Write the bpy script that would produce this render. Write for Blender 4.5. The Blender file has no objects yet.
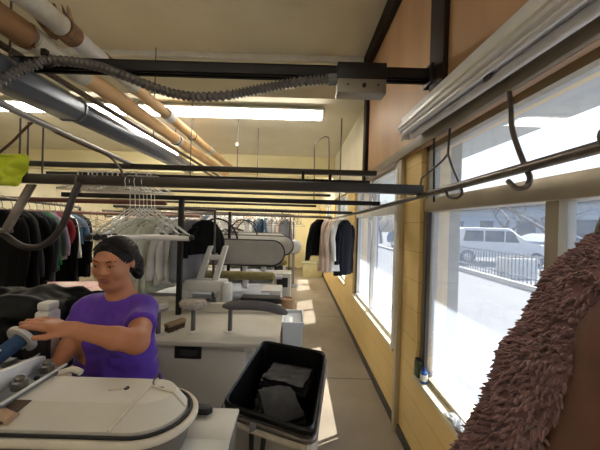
import bpy, bmesh, math, random
import numpy as np
from mathutils import Vector, Matrix, noise as mnoise
random.seed(7); np.random.seed(7)
C = bpy.context.scene.collection
PI = math.pi
# ------------------------------------------------------------ camera calibration (photo 600x450)
F = 275.0; VPX, VPY = 297.0, 223.0; ROLL = math.radians(1.7); H = 1.6
def ray(px, py):
    dx, dy = px-VPX, py-VPY; c, s = math.cos(ROLL), math.sin(ROLL)
    return (dx*c+dy*s)/F, (-dx*s+dy*c)/F
def PY(px, py, Y):
    u, v = ray(px, py); return Vector((u*Y, Y, H-v*Y))
def PX(px, py, X):
    u, v = ray(px, py); Y = X/u; return Vector((X, Y, H-v*Y))
def PH(px, py, z):
    u, v = ray(px, py); Y = (H-z)/v; return Vector((u*Y, Y, z))
# ------------------------------------------------------------ materials
def lin(c):
    r = []
    for x in c:
        x /= 255.0
        r.append(x/12.92 if x <= .04045 else ((x+.055)/1.055)**2.4)
    return (*r, 1)
MATS = {}
def mat(name, rgb, rough=.6, metal=0, rgb2=None, scale=8, bump=0, bscale=60, detail=4, sheen=0, spec=.5, stretch=None):
    if name in MATS: return MATS[name]
    m = bpy.data.materials.new(name); m.use_nodes = True
    nt = m.node_tree; b = nt.nodes['Principled BSDF']
    b.inputs['Roughness'].default_value = rough; b.inputs['Metallic'].default_value = metal
    b.inputs['Specular IOR Level'].default_value = spec
    if sheen: b.inputs['Sheen Weight'].default_value = sheen
    tc = nt.nodes.new('ShaderNodeTexCoord'); mp = nt.nodes.new('ShaderNodeMapping')
    nt.links.new(tc.outputs['Object'], mp.inputs['Vector'])
    if stretch: mp.inputs['Scale'].default_value = stretch
    nz = nt.nodes.new('ShaderNodeTexNoise'); nz.inputs['Scale'].default_value = scale; nz.inputs['Detail'].default_value = detail
    nt.links.new(mp.outputs[0], nz.inputs['Vector'])
    cr = nt.nodes.new('ShaderNodeValToRGB')
    cr.color_ramp.elements[0].position = .32; cr.color_ramp.elements[1].position = .68
    c1 = lin(rgb); c2 = lin(rgb2) if rgb2 else tuple(min(1, x*.86) for x in c1[:3])+(1,)
    cr.color_ramp.elements[0].color = c2; cr.color_ramp.elements[1].color = c1
    nt.links.new(nz.outputs['Fac'], cr.inputs['Fac']); nt.links.new(cr.outputs['Color'], b.inputs['Base Color'])
    if bump:
        n2 = nt.nodes.new('ShaderNodeTexNoise'); n2.inputs['Scale'].default_value = bscale; n2.inputs['Detail'].default_value = 5
        nt.links.new(mp.outputs[0], n2.inputs['Vector'])
        bp = nt.nodes.new('ShaderNodeBump'); bp.inputs['Strength'].default_value = bump; bp.inputs['Distance'].default_value = .01
        nt.links.new(n2.outputs['Fac'], bp.inputs['Height']); nt.links.new(bp.outputs['Normal'], b.inputs['Normal'])
    MATS[name] = m; return m
def emit(name, rgb, s):
    m = bpy.data.materials.new(name); m.use_nodes = True; nt = m.node_tree
    b = nt.nodes['Principled BSDF']; b.inputs['Emission Color'].default_value = lin(rgb); b.inputs['Emission Strength'].default_value = s
    b.inputs['Base Color'].default_value = lin(rgb); MATS[name] = m; return m
def add_lines(m, axes_period, width, rgb):
    """thin joint lines (object coords) darkening the base colour: real grooves of slabs / blocks"""
    nt = m.node_tree; b = nt.nodes['Principled BSDF']
    lk = [l for l in nt.links if l.to_socket == b.inputs['Base Color']][0]; src = lk.from_socket
    tc = nt.nodes.new('ShaderNodeTexCoord'); sp = nt.nodes.new('ShaderNodeSeparateXYZ'); nt.links.new(tc.outputs['Object'], sp.inputs[0])
    cur = None
    for ax, per, off in axes_period:
        a = nt.nodes.new('ShaderNodeMath'); a.operation = 'ADD'; a.inputs[1].default_value = off+100*per; nt.links.new(sp.outputs[ax], a.inputs[0])
        mo = nt.nodes.new('ShaderNodeMath'); mo.operation = 'MODULO'; mo.inputs[1].default_value = per; nt.links.new(a.outputs[0], mo.inputs[0])
        lt = nt.nodes.new('ShaderNodeMath'); lt.operation = 'LESS_THAN'; lt.inputs[1].default_value = width; nt.links.new(mo.outputs[0], lt.inputs[0])
        if cur is None: cur = lt.outputs[0]
        else:
            mx = nt.nodes.new('ShaderNodeMath'); mx.operation = 'MAXIMUM'; nt.links.new(cur, mx.inputs[0]); nt.links.new(lt.outputs[0], mx.inputs[1]); cur = mx.outputs[0]
    mix = nt.nodes.new('ShaderNodeMix'); mix.data_type = 'RGBA'
    nt.links.new(cur, mix.inputs[0]); nt.links.new(src, mix.inputs[6]); mix.inputs[7].default_value = lin(rgb)
    nt.links.new(mix.outputs[2], b.inputs['Base Color'])
# ------------------------------------------------------------ mesh builder
class MB:
    def __init__(s): s.bm = bmesh.new()
    def box(s, c, d, bev=0, rot=None, seg=2):
        M = Matrix.Translation(Vector(c)) @ (rot.to_4x4() if rot else Matrix.Identity(4)) @ Matrix.Diagonal((*d, 1))
        r = bmesh.ops.create_cube(s.bm, size=1, matrix=M)
        if bev:
            es = list({e for v in r['verts'] for e in v.link_edges})
            bmesh.ops.bevel(s.bm, geom=es, offset=min(bev, min(d)*.45), segments=seg, affect='EDGES', profile=.5)
        return s
    def box2(s, a, b, bev=0):
        return s.box([(a[i]+b[i])/2 for i in range(3)], [abs(b[i]-a[i]) for i in range(3)], bev)
    def ring_skin(s, rings, cap=True, close=False):
        V = [[s.bm.verts.new(p) for p in r] for r in rings]; n = len(V[0])
        m = len(V)
        for i in range(m if close else m-1):
            a, b = V[i], V[(i+1) % m]
            for j in range(n):
                try: s.bm.faces.new((a[j], a[(j+1) % n], b[(j+1) % n], b[j]))
                except ValueError: pass
        if cap and not close:
            s.bm.faces.new(V[0][::-1]); s.bm.faces.new(V[-1])
        return s
    def tube(s, pts, r, n=8, close=False, flat=1.0):
        P = [Vector(p) for p in pts]; m = len(P)
        R = r if isinstance(r, (list, tuple)) else [r]*m
        T = []
        for i in range(m):
            if close: t = P[(i+1) % m]-P[i-1]
            else: t = P[min(i+1, m-1)]-P[max(i-1, 0)]
            T.append(t.normalized())
        a = Vector((0, 0, 1)) if abs(T[0].z) < .9 else Vector((1, 0, 0))
        N = (a-T[0]*a.dot(T[0])).normalized(); rings = []
        for i in range(m):
            N = (N-T[i]*N.dot(T[i])).normalized(); B = T[i].cross(N)
            rings.append([P[i]+(N*math.cos(2*PI*k/n)*flat+B*math.sin(2*PI*k/n))*R[i] for k in range(n)])
        return s.ring_skin(rings, True, close)
    def rod(s, a, b, r, n=10): return s.tube([a, b], r, n)
    def lathe(s, prof, o, ax=(0, 0, 1), n=24):
        o = Vector(o); ax = Vector(ax).normalized()
        a = Vector((1, 0, 0)) if abs(ax.x) < .9 else Vector((0, 1, 0))
        N = (a-ax*a.dot(ax)).normalized(); B = ax.cross(N)
        return s.ring_skin([[o+ax*h+(N*math.cos(2*PI*k/n)+B*math.sin(2*PI*k/n))*max(r, 1e-4) for k in range(n)] for r, h in prof])
    def prism(s, poly, d, bev=0, seg=2):
        """poly: list of 3d points, extruded by vector d"""
        d = Vector(d); A = [s.bm.verts.new(Vector(p)) for p in poly]; B = [s.bm.verts.new(Vector(p)+d) for p in poly]; n = len(A)
        s.bm.faces.new(A[::-1]); s.bm.faces.new(B)
        for j in range(n): s.bm.faces.new((A[j], A[(j+1) % n], B[(j+1) % n], B[j]))
        if bev:
            es = list({e for v in A+B for e in v.link_edges})
            bmesh.ops.bevel(s.bm, geom=es, offset=bev, segments=seg, affect='EDGES', profile=.5)
        return s
    def sheet(s, f, nu, nv, th=.006):
        """f(u,v)->point ; closed slab of thickness th"""
        G = [[Vector(f(i/nu, j/nv)) for j in range(nv+1)] for i in range(nu+1)]
        def nrm(i, j):
            a = G[min(i+1, nu)][j]-G[max(i-1, 0)][j]; b = G[i][min(j+1, nv)]-G[i][max(j-1, 0)]
            c = a.cross(b); return c.normalized() if c.length > 1e-9 else Vector((0, 0, 1))
        A = [[s.bm.verts.new(G[i][j]) for j in range(nv+1)] for i in range(nu+1)]
        B = [[s.bm.verts.new(G[i][j]-nrm(i, j)*th) for j in range(nv+1)] for i in range(nu+1)]
        for i in range(nu):
            for j in range(nv):
                s.bm.faces.new((A[i][j], A[i+1][j], A[i+1][j+1], A[i][j+1])); s.bm.faces.new((B[i][j], B[i][j+1], B[i+1][j+1], B[i+1][j]))
        for i in range(nu):
            s.bm.faces.new((A[i][0], B[i][0], B[i+1][0], A[i+1][0])); s.bm.faces.new((A[i][nv], A[i+1][nv], B[i+1][nv], B[i][nv]))
        for j in range(nv):
            s.bm.faces.new((A[0][j], A[0][j+1], B[0][j+1], B[0][j])); s.bm.faces.new((A[nu][j], B[nu][j], B[nu][j+1], A[nu][j+1]))
        return s
    def mesh(s, name, ang=38):
        bmesh.ops.recalc_face_normals(s.bm, faces=s.bm.faces[:])
        me = bpy.data.meshes.new(name); s.bm.to_mesh(me); s.bm.free()
        me.polygons.foreach_set('use_smooth', [True]*len(me.polygons)); me.set_sharp_from_angle(angle=math.radians(ang)); return me
ORG = {}
def link(name, me, m, parent=None, base=None):
    me.materials.append(m)
    if parent is None:
        if base is None:
            co = np.empty(len(me.vertices)*3); me.vertices.foreach_get('co', co); co = co.reshape(-1, 3)
            mn, mx = co.min(0), co.max(0); base = ((mn[0]+mx[0])/2, (mn[1]+mx[1])/2, mn[2])
        base = Vector(base); me.transform(Matrix.Translation(-base))
        o = bpy.data.objects.new(name, me); o.location = base; ORG[o.name] = base
    else:
        og = ORG[parent.name]; me.transform(Matrix.Translation(-og))
        o = bpy.data.objects.new(name, me); o.parent = parent; ORG[o.name] = og
    C.objects.link(o); return o
def tag(o, label, cat, group=None, kind=None):
    if label: o['label'] = label
    if cat: o['category'] = cat
    if group: o['group'] = group
    if kind: o['kind'] = kind
    return o
def thing(name, label, cat, loc=(0, 0, 0), group=None):
    o = bpy.data.objects.new(name, None); o.location = loc; o.empty_display_size = .1; C.objects.link(o); ORG[o.name] = Vector(loc)
    return tag(o, label, cat, group)
def part(name, mb, m, parent, label=None, ang=38):
    o = link(name, mb.mesh(name, ang), m, parent)
    if label: o['label'] = label
    return o
def solo(name, mb, m, label, cat, group=None, kind=None, ang=38):
    return tag(link(name, mb.mesh(name, ang), m), label, cat, group, kind)
def struct(name, mb, m, label, cat='room', parent=None):
    if parent: return part(name, mb, m, parent)
    return solo(name, mb, m, label, cat, None, 'structure')
def dup(root, loc, rotz=0, label=None, group=None, scale=None):
    r = root.copy(); C.objects.link(r); r.location = loc; r.rotation_euler = (0, 0, rotz)
    if scale: r.scale = scale
    if label: r['label'] = label
    if group: r['group'] = group
    for ch in list(root.children):
        c = ch.copy(); C.objects.link(c); c.parent = r
        for g in list(ch.children):
            d = g.copy(); C.objects.link(d); d.parent = c
    return r
def smooth_path(pts, k=8):
    P = [Vector(p) for p in pts]; out = []
    for i in range(len(P)-1):
        p0, p1, p2, p3 = P[max(i-1, 0)], P[i], P[i+1], P[min(i+2, len(P)-1)]
        for j in range(k):
            t = j/k; out.append(.5*((2*p1)+(p2-p0)*t+(2*p0-5*p1+4*p2-p3)*t*t+(3*p1-p0-3*p2+p3)*t**3))
    out.append(P[-1]); return out
# ------------------------------------------------------------ SDF sculpting (smooth unions -> one continuous surface)
class SDF:
    def __init__(s, lo, hi, res):
        s.lo = np.array(lo, float); s.res = res; s.n = np.ceil((np.array(hi)-s.lo)/res).astype(int)+1
        s.f = np.full(s.n, 1.0, np.float32)
    def block(s, mn, mx):
        a = np.maximum(np.floor((np.array(mn)-s.lo)/s.res).astype(int), 0); b = np.minimum(np.ceil((np.array(mx)-s.lo)/s.res).astype(int)+1, s.n)
        if np.any(b <= a): return None
        g = [(s.lo[i]+np.arange(a[i], b[i])*s.res).astype(np.float32) for i in range(3)]
        return (slice(a[0], b[0]), slice(a[1], b[1]), slice(a[2], b[2])), g[0][:, None, None], g[1][None, :, None], g[2][None, None, :]
    def _mix(s, sl, d, k, op):
        A = s.f[sl]
        if op == '+':
            h = np.maximum(k-np.abs(A-d), 0)/k; s.f[sl] = np.minimum(A, d)-h*h*k*.25
        elif op == '-':
            d = -d; h = np.maximum(k-np.abs(A-d), 0)/k; s.f[sl] = np.maximum(A, d)+h*h*k*.25
    def cap(s, a, b, ra, rb, k=.02, op='+'):
        a = np.array(a, float); b = np.array(b, float); m = max(ra, rb)+k+3*s.res
        r = s.block(np.minimum(a, b)-m, np.maximum(a, b)+m)
        if r is None: return s
        sl, X, Y, Z = r; ab = b-a; L = max(ab@ab, 1e-12)
        t = np.clip(((X-a[0])*ab[0]+(Y-a[1])*ab[1]+(Z-a[2])*ab[2])/L, 0, 1)
        d = np.sqrt((X-a[0]-t*ab[0])**2+(Y-a[1]-t*ab[1])**2+(Z-a[2]-t*ab[2])**2)-(ra+(rb-ra)*t)
        s._mix(sl, d, k, op); return s
    def ell(s, c, R, rot=None, k=.02, op='+'):
        c = np.array(c, float); M = np.array(rot) if rot is not None else np.eye(3); m = max(R)+k+3*s.res
        r = s.block(c-m, c+m)
        if r is None: return s
        sl, X, Y, Z = r; x, y, z = X-c[0], Y-c[1], Z-c[2]
        l = [M[0][i]*x+M[1][i]*y+M[2][i]*z for i in range(3)]
        k0 = np.sqrt(sum((l[i]/R[i])**2 for i in range(3))); k1 = np.sqrt(sum((l[i]/R[i]**2)**2 for i in range(3)))+1e-9
        s._mix(sl, k0*(k0-1)/k1, k, op); return s
    def plane(s, p, n, k=.004, box=None):
        """remove the side n points to"""
        n = np.array(n, float); n /= np.linalg.norm(n)
        r = s.block(*(box if box else (s.lo, s.lo+s.n*s.res)))
        sl, X, Y, Z = r
        d = -((X-p[0])*n[0]+(Y-p[1])*n[1]+(Z-p[2])*n[2]); s._mix(sl, d+0*s.f[sl], k, '-'); return s
    def mesh(s, name, smooth=2):
        f = s.f; S = f < 0; nx, ny, nz = f.shape
        cs = np.zeros((nx-1, ny-1, nz-1), np.int8)
        for dx in (0, 1):
            for dy in (0, 1):
                for dz in (0, 1): cs += S[dx:nx-1+dx, dy:ny-1+dy, dz:nz-1+dz]
        act = np.argwhere((cs > 0) & (cs < 8)); idx = np.full(cs.shape, -1, np.int64); idx[tuple(act.T)] = np.arange(len(act))
        acc = np.zeros((len(act), 3)); cnt = np.zeros(len(act))
        cor = [(a, b, c) for a in (0, 1) for b in (0, 1) for c in (0, 1)]
        for p in cor:
            for ax in range(3):
                if p[ax]: continue
                q = list(p); q[ax] = 1
                fa = f[tuple((act+p).T)]; fb = f[tuple((act+q).T)]; m = (fa < 0) != (fb < 0)
                t = np.where(m, fa/np.where(m, fa-fb, 1), 0); pos = np.array(p, float)[None].repeat(len(act), 0); pos[:, ax] += t
                acc[m] += pos[m]; cnt[m] += 1
        V = s.lo+(act+acc/cnt[:, None])*s.res; Q = []
        for ax in range(3):
            sa = [slice(None)]*3; sb = [slice(None)]*3; sa[ax] = slice(0, -1); sb[ax] = slice(1, None)
            A = S[tuple(sa)]; B = S[tuple(sb)]; e = np.argwhere(A != B); u, v = (ax+1) % 3, (ax+2) % 3
            ok = (e[:, u] > 0) & (e[:, v] > 0) & (e[:, u] < f.shape[u]-1) & (e[:, v] < f.shape[v]-1); e = e[ok]
            inn = A[tuple(e.T)]
            def cell(du, dv):
                w = e.copy(); w[:, u] -= du; w[:, v] -= dv; return idx[tuple(w.T)]
            q = np.stack([cell(1, 1), cell(0, 1), cell(0, 0), cell(1, 0)], 1); q[~inn] = q[~inn][:, ::-1]; Q.append(q)
        Q = np.concatenate(Q)
        for _ in range(smooth):
            a2 = np.zeros_like(V); c2 = np.zeros(len(V))
            for i in range(4):
                j = (i+1) % 4; np.add.at(a2, Q[:, i], V[Q[:, j]]); np.add.at(c2, Q[:, i], 1); np.add.at(a2, Q[:, j], V[Q[:, i]]); np.add.at(c2, Q[:, j], 1)
            V = V*.5+.5*a2/np.maximum(c2, 1)[:, None]
        me = bpy.data.meshes.new(name); me.from_pydata(V.tolist(), [], Q.tolist()); me.polygons.foreach_set('use_smooth', [True]*len(Q)); return me
# ============================================================ SETTING
XW = .83; YB = 10.0; ZC = 3.59; ZL = 3.1; YS = 3.3
M_floor = mat('concrete_floor', (150, 137, 118), .55, rgb2=(122, 110, 94), scale=1.6, bump=.08, bscale=40, detail=8)
add_lines(M_floor, [(1, 1.9, 1.4), (0, 2.6, .55)], .014, (62, 56, 50))
M_yellow = mat('yellow_block_paint', (226, 196, 128), .55, rgb2=(218, 186, 118), scale=3, bump=.05)
add_lines(M_yellow, [(2, .203, .0)], .006, (190, 160, 104))
M_cream = mat('cream_paint', (220, 214, 190), .7, rgb2=(212, 205, 180), scale=2)
M_creamw = mat('warm_cream_wall', (230, 219, 176), .7, rgb2=(224, 212, 166), scale=2)
M_panel = mat('brown_panel', (182, 144, 106), .5, rgb2=(168, 130, 94), scale=5, stretch=(1, 1, .2))
M_dark = mat('dark_stained_wood', (42, 26, 20), .6, rgb2=(32, 19, 14), spec=.2, scale=10, stretch=(1, .2, 1))
M_trim = mat('taupe_trim', (128, 116, 98), .5)
M_alu = mat('tan_aluminium', (168, 158, 138), .4, .3)
M_white_frame = mat('white_frame', (226, 226, 222), .45)
m = MB().box2((-6.6, -1.7, -.12), (XW+.2, YB+.2, 0)); struct('floor', m, M_floor, 'grey brown concrete floor with dark joints', 'floor')
m = MB().box2((-6.6, -1.7, ZC), (XW+.2, YS, ZC+.1)); struct('ceiling', m, M_cream, 'cream ceiling of the near part of the shop', 'ceiling')
m = MB().box2((-6.6, YS, ZL), (XW+.2, YB+.2, ZC+.1)); struct('ceiling', m, M_cream, 'lower cream ceiling beyond the step', 'ceiling')
m = MB().box2((-6.6, YB, 0), (XW+.2, YB+.15, ZL)); struct('wall_back', m, M_creamw, 'pale wall at the far end of the shop', 'wall')
m = MB().box2((-6.75, -1.7, 0), (-6.6, YB+.2, ZC)); struct('wall_left', m, M_cream, 'cream wall far to the left', 'wall')
m = MB().box2((-6.6, -1.85, 0), (XW+.2, -1.7, ZC)); struct('wall_front', m, M_cream, 'cream wall behind the viewer', 'wall')
ZS, ZT = .60, 2.14
WINS = [(-1.2, 1.86, [.935, -.1]), (2.27, 3.98, [3.2]), (4.62, 6.1, [5.4]), (6.8, 8.2, [7.5])]
m = MB().box2((XW, -1.7, 0), (XW+.2, YB, ZS))
m.box2((XW, -1.7, ZT), (XW+.2, YS, ZC)).box2((XW, YS, ZT), (XW+.2, YB, ZL))
edges = [-1.7]+[e for w in WINS for e in w[:2]]+[YB]
for a, b in zip(edges[0::2], edges[1::2]): m.box2((XW, a, ZS), (XW+.2, b, ZT))
struct('wall_right', m, M_yellow, 'yellow painted block wall below and between the windows', 'wall')
# brown panelling above the near windows
m = MB().box2((XW-.03, -1.65, ZT-.02), (XW, 3.24, ZC-.13)); o = struct('trim_1', m, M_panel, 'brown wood panelling above the near window', 'panelling')
m = MB().box2((XW-.09, -1.65, ZC-.16), (XW-.0, 3.28, ZC), .004); struct('trim_2', m, M_dark, 'dark wooden cornice board under the near ceiling', 'trim')
m = MB().box2((XW-.07, 3.18, ZT-.02), (XW, 3.29, ZC-.16), .004); struct('trim_3', m, M_dark, 'dark upright board at the far end of the brown panelling', 'trim')
m = MB().box2((XW-.06, 1.50, ZT+.05), (XW-.03, 1.66, ZC-.16), .004); struct('trim_4', m, M_dark, 'dark upright board beside the near end of the brown panel', 'trim')
m = MB().box2((XW-.055, -1.65, ZT-.02), (XW-.03, 3.22, ZT+.05), .004); struct('trim_5', m, M_trim, 'taupe ledge running along the window heads', 'trim')
m = MB().box2((-6.6, 6.2, 2.66), (XW, 6.36, ZL)); struct('trim_6', m, M_creamw, 'pale yellow ceiling beam across the far part of the shop', 'beam')
m = MB().box2((-6.6, YS-.05, ZC-.06), (XW-.1, YS+.0, ZC), .004); struct('trim_7', m, M_white_frame, 'light batten along the step in the ceiling', 'trim')
m = MB().box2((XW-.015, 1.9, 0), (XW, 10, .07)); struct('baseboard_right', m, mat('base_dark', (70, 62, 54), .6), 'dark skirting along the yellow wall', 'baseboard')
# glass
g = bpy.data.materials.new('window_glass'); g.use_nodes = True; nt = g.node_tree; nt.nodes.clear()
out = nt.nodes.new('ShaderNodeOutputMaterial'); tr = nt.nodes.new('ShaderNodeBsdfTransparent'); tr.inputs[0].default_value = (.93, .96, 1, 1)
hz = nt.nodes.new('ShaderNodeBsdfTranslucent'); hz.inputs[0].default_value = (.62, .74, .9, 1)
gl = nt.nodes.new('ShaderNodeBsdfGlossy'); gl.inputs['Roughness'].default_value = .02
m1 = nt.nodes.new('ShaderNodeMixShader'); m1.inputs[0].default_value = .16; m2 = nt.nodes.new('ShaderNodeMixShader'); m2.inputs[0].default_value = .05
nt.links.new(tr.outputs[0], m1.inputs[1]); nt.links.new(hz.outputs[0], m1.inputs[2]); nt.links.new(m1.outputs[0], m2.inputs[1]); nt.links.new(gl.outputs[0], m2.inputs[2]); nt.links.new(m2.outputs[0], out.inputs[0])
XG = .90; ZM = 1.70
def window(n, y0, y1, muls, fm):
    mb = MB(); t = .05
    mb.box2((XG-.035, y0, ZS), (XG+.035, y0+.04, ZT)).box2((XG-.035, y1-.045, ZS), (XG+.035, y1, ZT))
    mb.box2((XG-.035, y0, ZS), (XG+.035, y1, ZS+.035)).box2((XG-.035, y0, ZT-.035), (XG+.035, y1, ZT)).box2((XG-.05, y0, ZM), (XG+.04, y1, ZM+.085), .006)
    for y in muls: mb.box2((XG-.03, y-.02, ZS), (XG+.03, y+.03, ZM if n == 1 else ZT))
    fr = struct(f'window_{n}', mb, fm, ['tan framed window nearest the viewer beside the fleece coat', 'white framed sliding window beyond the pillar', 'third window behind the garments on the window rail', 'farthest window on the right wall'][n-1], 'window')
    ys = sorted([y0+.02]+muls+[y1-.02])
    sash = MB(); gas = MB()
    for za, zb in ((ZS+.02, ZM+.01), (ZM+.075, ZT-.02)):
        yy = [ys[0], ys[-1]] if (n == 1 and za > ZM) else ys
        for a, b in zip(yy, yy[1:]):
            pm = MB().box2((XG-.003, a, za), (XG+.003, b, zb)); part('pane', pm, g, fr)
    for y in (ys[0], ys[-1]):
        gas.box2((XG-.05, y-.012+(.045 if y == ys[0] else 0)-(.05 if y == ys[-1] else 0), ZS+.03), (XG-.03, y+.012+(.045 if y == ys[0] else 0)-(.05 if y == ys[-1] else 0), ZM-.005))
    part('gasket', gas, mat('gasket_dark', (52, 48, 44), .6), fr)
    sm = MB().box2((XW-.02, y0-.01, ZS-.03), (XG-.03, y1+.01, ZS+.004), .004); part('window_sill', sm, mat('sill_cream', (222, 208, 172), .55), fr)
for i, w in enumerate(WINS): window(i+1, w[0], w[1], w[2], M_alu if i == 0 else M_white_frame)
# casings on the pier
m = MB().box2((XW+.028, 1.832, ZS-.0), (XW+.045, 1.865, ZM+.05), .003); struct('trim_8', m, mat('grey_casing', (140, 132, 118), .4, .2), 'grey metal casing strip at the near window edge', 'trim')
m = MB().box2((XW-.035, 2.13, .0), (XW+.0, 2.185, ZT-.02), .004); struct('trim_9', m, mat('cream_casing', (196, 182, 150), .5), 'cream upright trim strip on the pier between the windows', 'trim')
m = MB().box2((XW-.025, 2.22, ZS), (XW+.03, 2.285, ZT-.02), .004); struct('trim_10', m, M_white_frame, 'white casing of the sliding window', 'trim')
# ------------------------------------------------------------ outside
M_pave = mat('pale_paving', (96, 96, 97), .8, rgb2=(84, 84, 86), scale=.8)
m = MB().box2((1.2, -30, -.15), (60, 70, -.08)); struct('ground', m, M_pave, 'sunlit pale paving outside the windows', 'ground')
m = MB().box2((XW+.2, -1.7, 2.38), (XW+1.02, YB, 2.46)); struct('roof', m, mat('eave_paint', (176, 184, 192), .6), 'pale eave overhanging the windows outside', 'roof')
m = MB().box2((1.9, -6, -.1), (2.0, 30, .05)).box2((6.4, -10, -.08), (6.6, 40, .06))
solo('kerb', m, mat('kerb_concrete', (190, 186, 178), .8), 'low concrete kerbs along the paving outside the windows', 'kerb')

m = MB().box2((XW+.2, 1.88, -.1), (XW+.285, 2.25, 2.38)).box2((XW+.2, 3.99, -.1), (XW+.36, 4.6, 2.38)); struct('wall_outside', m, mat('outer_block', (150, 140, 116), .8), 'block piers standing outside between the windows', 'wall')
m = MB().box2((XW-.012, 3.3, ZT+.0), (XW, YB, ZL)); struct('wall_right_upper', m, M_cream, 'cream upper wall above the far windows', 'wall')
# ============================================================ OUTSIDE THINGS
M_glassdark = mat('car_glass', (46, 54, 64), .15); M_tyre = mat('tyre', (30, 30, 32), .8); M_chrome = mat('chrome', (190, 190, 194), .25, .9)
def car(loc, rz, paint, name, label, suv):
    t = thing(name, label, 'car', (0, 0, 0), 'parked cars outside')
    L, W = 4.5, 1.8; hh = 1.72 if suv else 1.45
    side = [(-2.2, .35), (-2.25, .75), (-2.15, 1.0), (-1.95, 1.06), (-1.75, hh-.1) if suv else (-1.5, 1.3), (-1.5, hh) if suv else (-.9, hh), (.35, hh), (1.0, 1.08), (2.05, .96), (2.25, .75), (2.22, .35)]
    b = MB().prism([(x, -W/2, z) for x, z in side], (0, W, 0), .06); part('body', b, paint, t)
    for s in (-1, 1):
        w = MB()
        xs = [(-1.6, -.75), (-.68, .1), (.16, .72)]
        for a, c in xs:
            top = hh-.14
            w.prism([(a, s*(W/2), 1.08), (c, s*(W/2), 1.08), (min(c, .35+(c-.35)*.3), s*(W/2), top), (max(a, -1.5), s*(W/2), top)], (0, s*.012, 0))
        part('side_windows', w, M_glassdark, t)
    w = MB().prism([(.42, -.75, hh-.1), (1.0, -.8, 1.12), (1.0, .8, 1.12), (.42, .75, hh-.1)], (.03, 0, .03)); part('windscreen', w, M_glassdark, t)
    for x in (-1.4, 1.4):
        for s in (-1, 1):
            w = MB().lathe([(0, -.1), (.26, -.1), (.33, -.07), (.33, .07), (.26, .1), (0, .1)], (x, s*.83, .33), (0, 1, 0), 20)
            wo = part('wheel', w, M_tyre, t); part('hub_cap', MB().lathe([(0, 0), (.19, 0), (.17, .02), (0, .03)], (x, s*.93, .33), (0, s, 0), 16), M_chrome, wo)
    for s in (-1, 1):
        part('headlamp', MB().box((2.24, s*.62, .74), (.06, .3, .14), .03), M_chrome, t)
    t.location = loc; t.rotation_euler = (0, 0, rz); return t
car((9.6, 13.5, -.08), math.radians(-12), mat('white_car_paint', (226, 228, 232), .3), 'parked_car', 'white estate car seen through the near window', True)
car((8.9, 20.5, -.08), math.radians(-70), mat('blue_car_paint', (58, 78, 112), .3), 'parked_car', 'dark blue car seen through the sliding window', False)
car((16.5, 17.5, -.08), math.radians(10), mat('silver_car_paint', (150, 158, 166), .3), 'parked_car', 'silver car parked beyond the tree outside', False)
M_bark = mat('bark', (96, 86, 80), .9, bump=.3)
def tree(loc, seed, h, label, spread=1.0):
    rnd = random.Random(seed); tw = MB(); tr = MB()
    def br(p, d, L, r, lev):
        pts = [p]; q = p.copy(); dd = d.copy()
        for i in range(4):
            dd = (dd+Vector((rnd.uniform(-.25, .25), rnd.uniform(-.25, .25), rnd.uniform(-.08, .16)))).normalized(); q = q+dd*L/4; pts.append(q.copy())
        (tr if lev == 0 else tw).tube(pts, [r*(1-.13*i) for i in range(5)], 6)
        if lev < 4:
            for i in range(3 if lev < 3 else 2):
                k = pts[rnd.choice([2, 3, 4])]; a = rnd.uniform(0, 2*PI)
                nd = (dd*.6+Vector((math.cos(a)*spread, math.sin(a)*spread, rnd.uniform(-.1, .55)))*.8).normalized(); br(k, nd, L*.66, r*.5, lev+1)
    br(Vector((0, 0, 0)), Vector((0, 0, 1)), h*.36, h*.03, 0)
    t = thing('bare_tree', label, 'tree', (0, 0, 0), 'bare trees outside'); part('trunk', tr, M_bark, t); part('branches', tw, M_bark, t); t.location = loc
tree((10.6, 11.0, -.1), 3, 5.2, 'bare branching tree seen through the near window')
tree((14.5, 19, -.1), 8, 6.5, 'larger bare tree behind the white car outside')
tree((8.0, 26.0, -.1), 12, 6.0, 'distant bare tree seen through the sliding window')
# planter box, fence and building
t = thing('planter_box', 'pale concrete planter box on the paving outside', 'planter', (7.7, 9.6, -.08))
part('box', MB().box((7.7, 9.6, .27), (1.0, .6, .7), .03), mat('planter_concrete', (222, 220, 212), .8), t)
part('soil', MB().box((7.7, 9.6, .63), (.86, .46, .06), .02), mat('soil', (80, 66, 52), .9), t)
fn = thing('metal_fence', 'low metal railing fence along the pavement outside', 'fence', (7.0, 7.0, -.08))
M_fence = mat('fence_paint', (120, 126, 132), .5, .4)
r_ = MB()
for z in (.12, .78): r_.box2((6.98, 2, z), (7.02, 18, z+.04))
part('rail', r_, M_fence, fn)
pk = MB()
for i in range(107): pk.box2((6.99, 2+i*.15, -.06), (7.01, 2.03+i*.15, .86))
part('pickets', pk, M_fence, fn)
b = thing('building', 'pale grey building across the road outside', 'building', (24, 20, -.1))
part('wall', MB().box2((20, 6, -.1), (28, 40, 3.6)), mat('building_render', (176, 184, 192), .8), b)
part('roof', MB().box2((19.6, 5.6, 3.6), (28.4, 40.4, 3.9)), mat('building_roof', (120, 120, 122), .8), b)
for i in range(6):
    part('window', MB().box2((19.96, 8+i*5, .9), (20.0, 10+i*5, 2.4)), M_glassdark, b)
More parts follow.
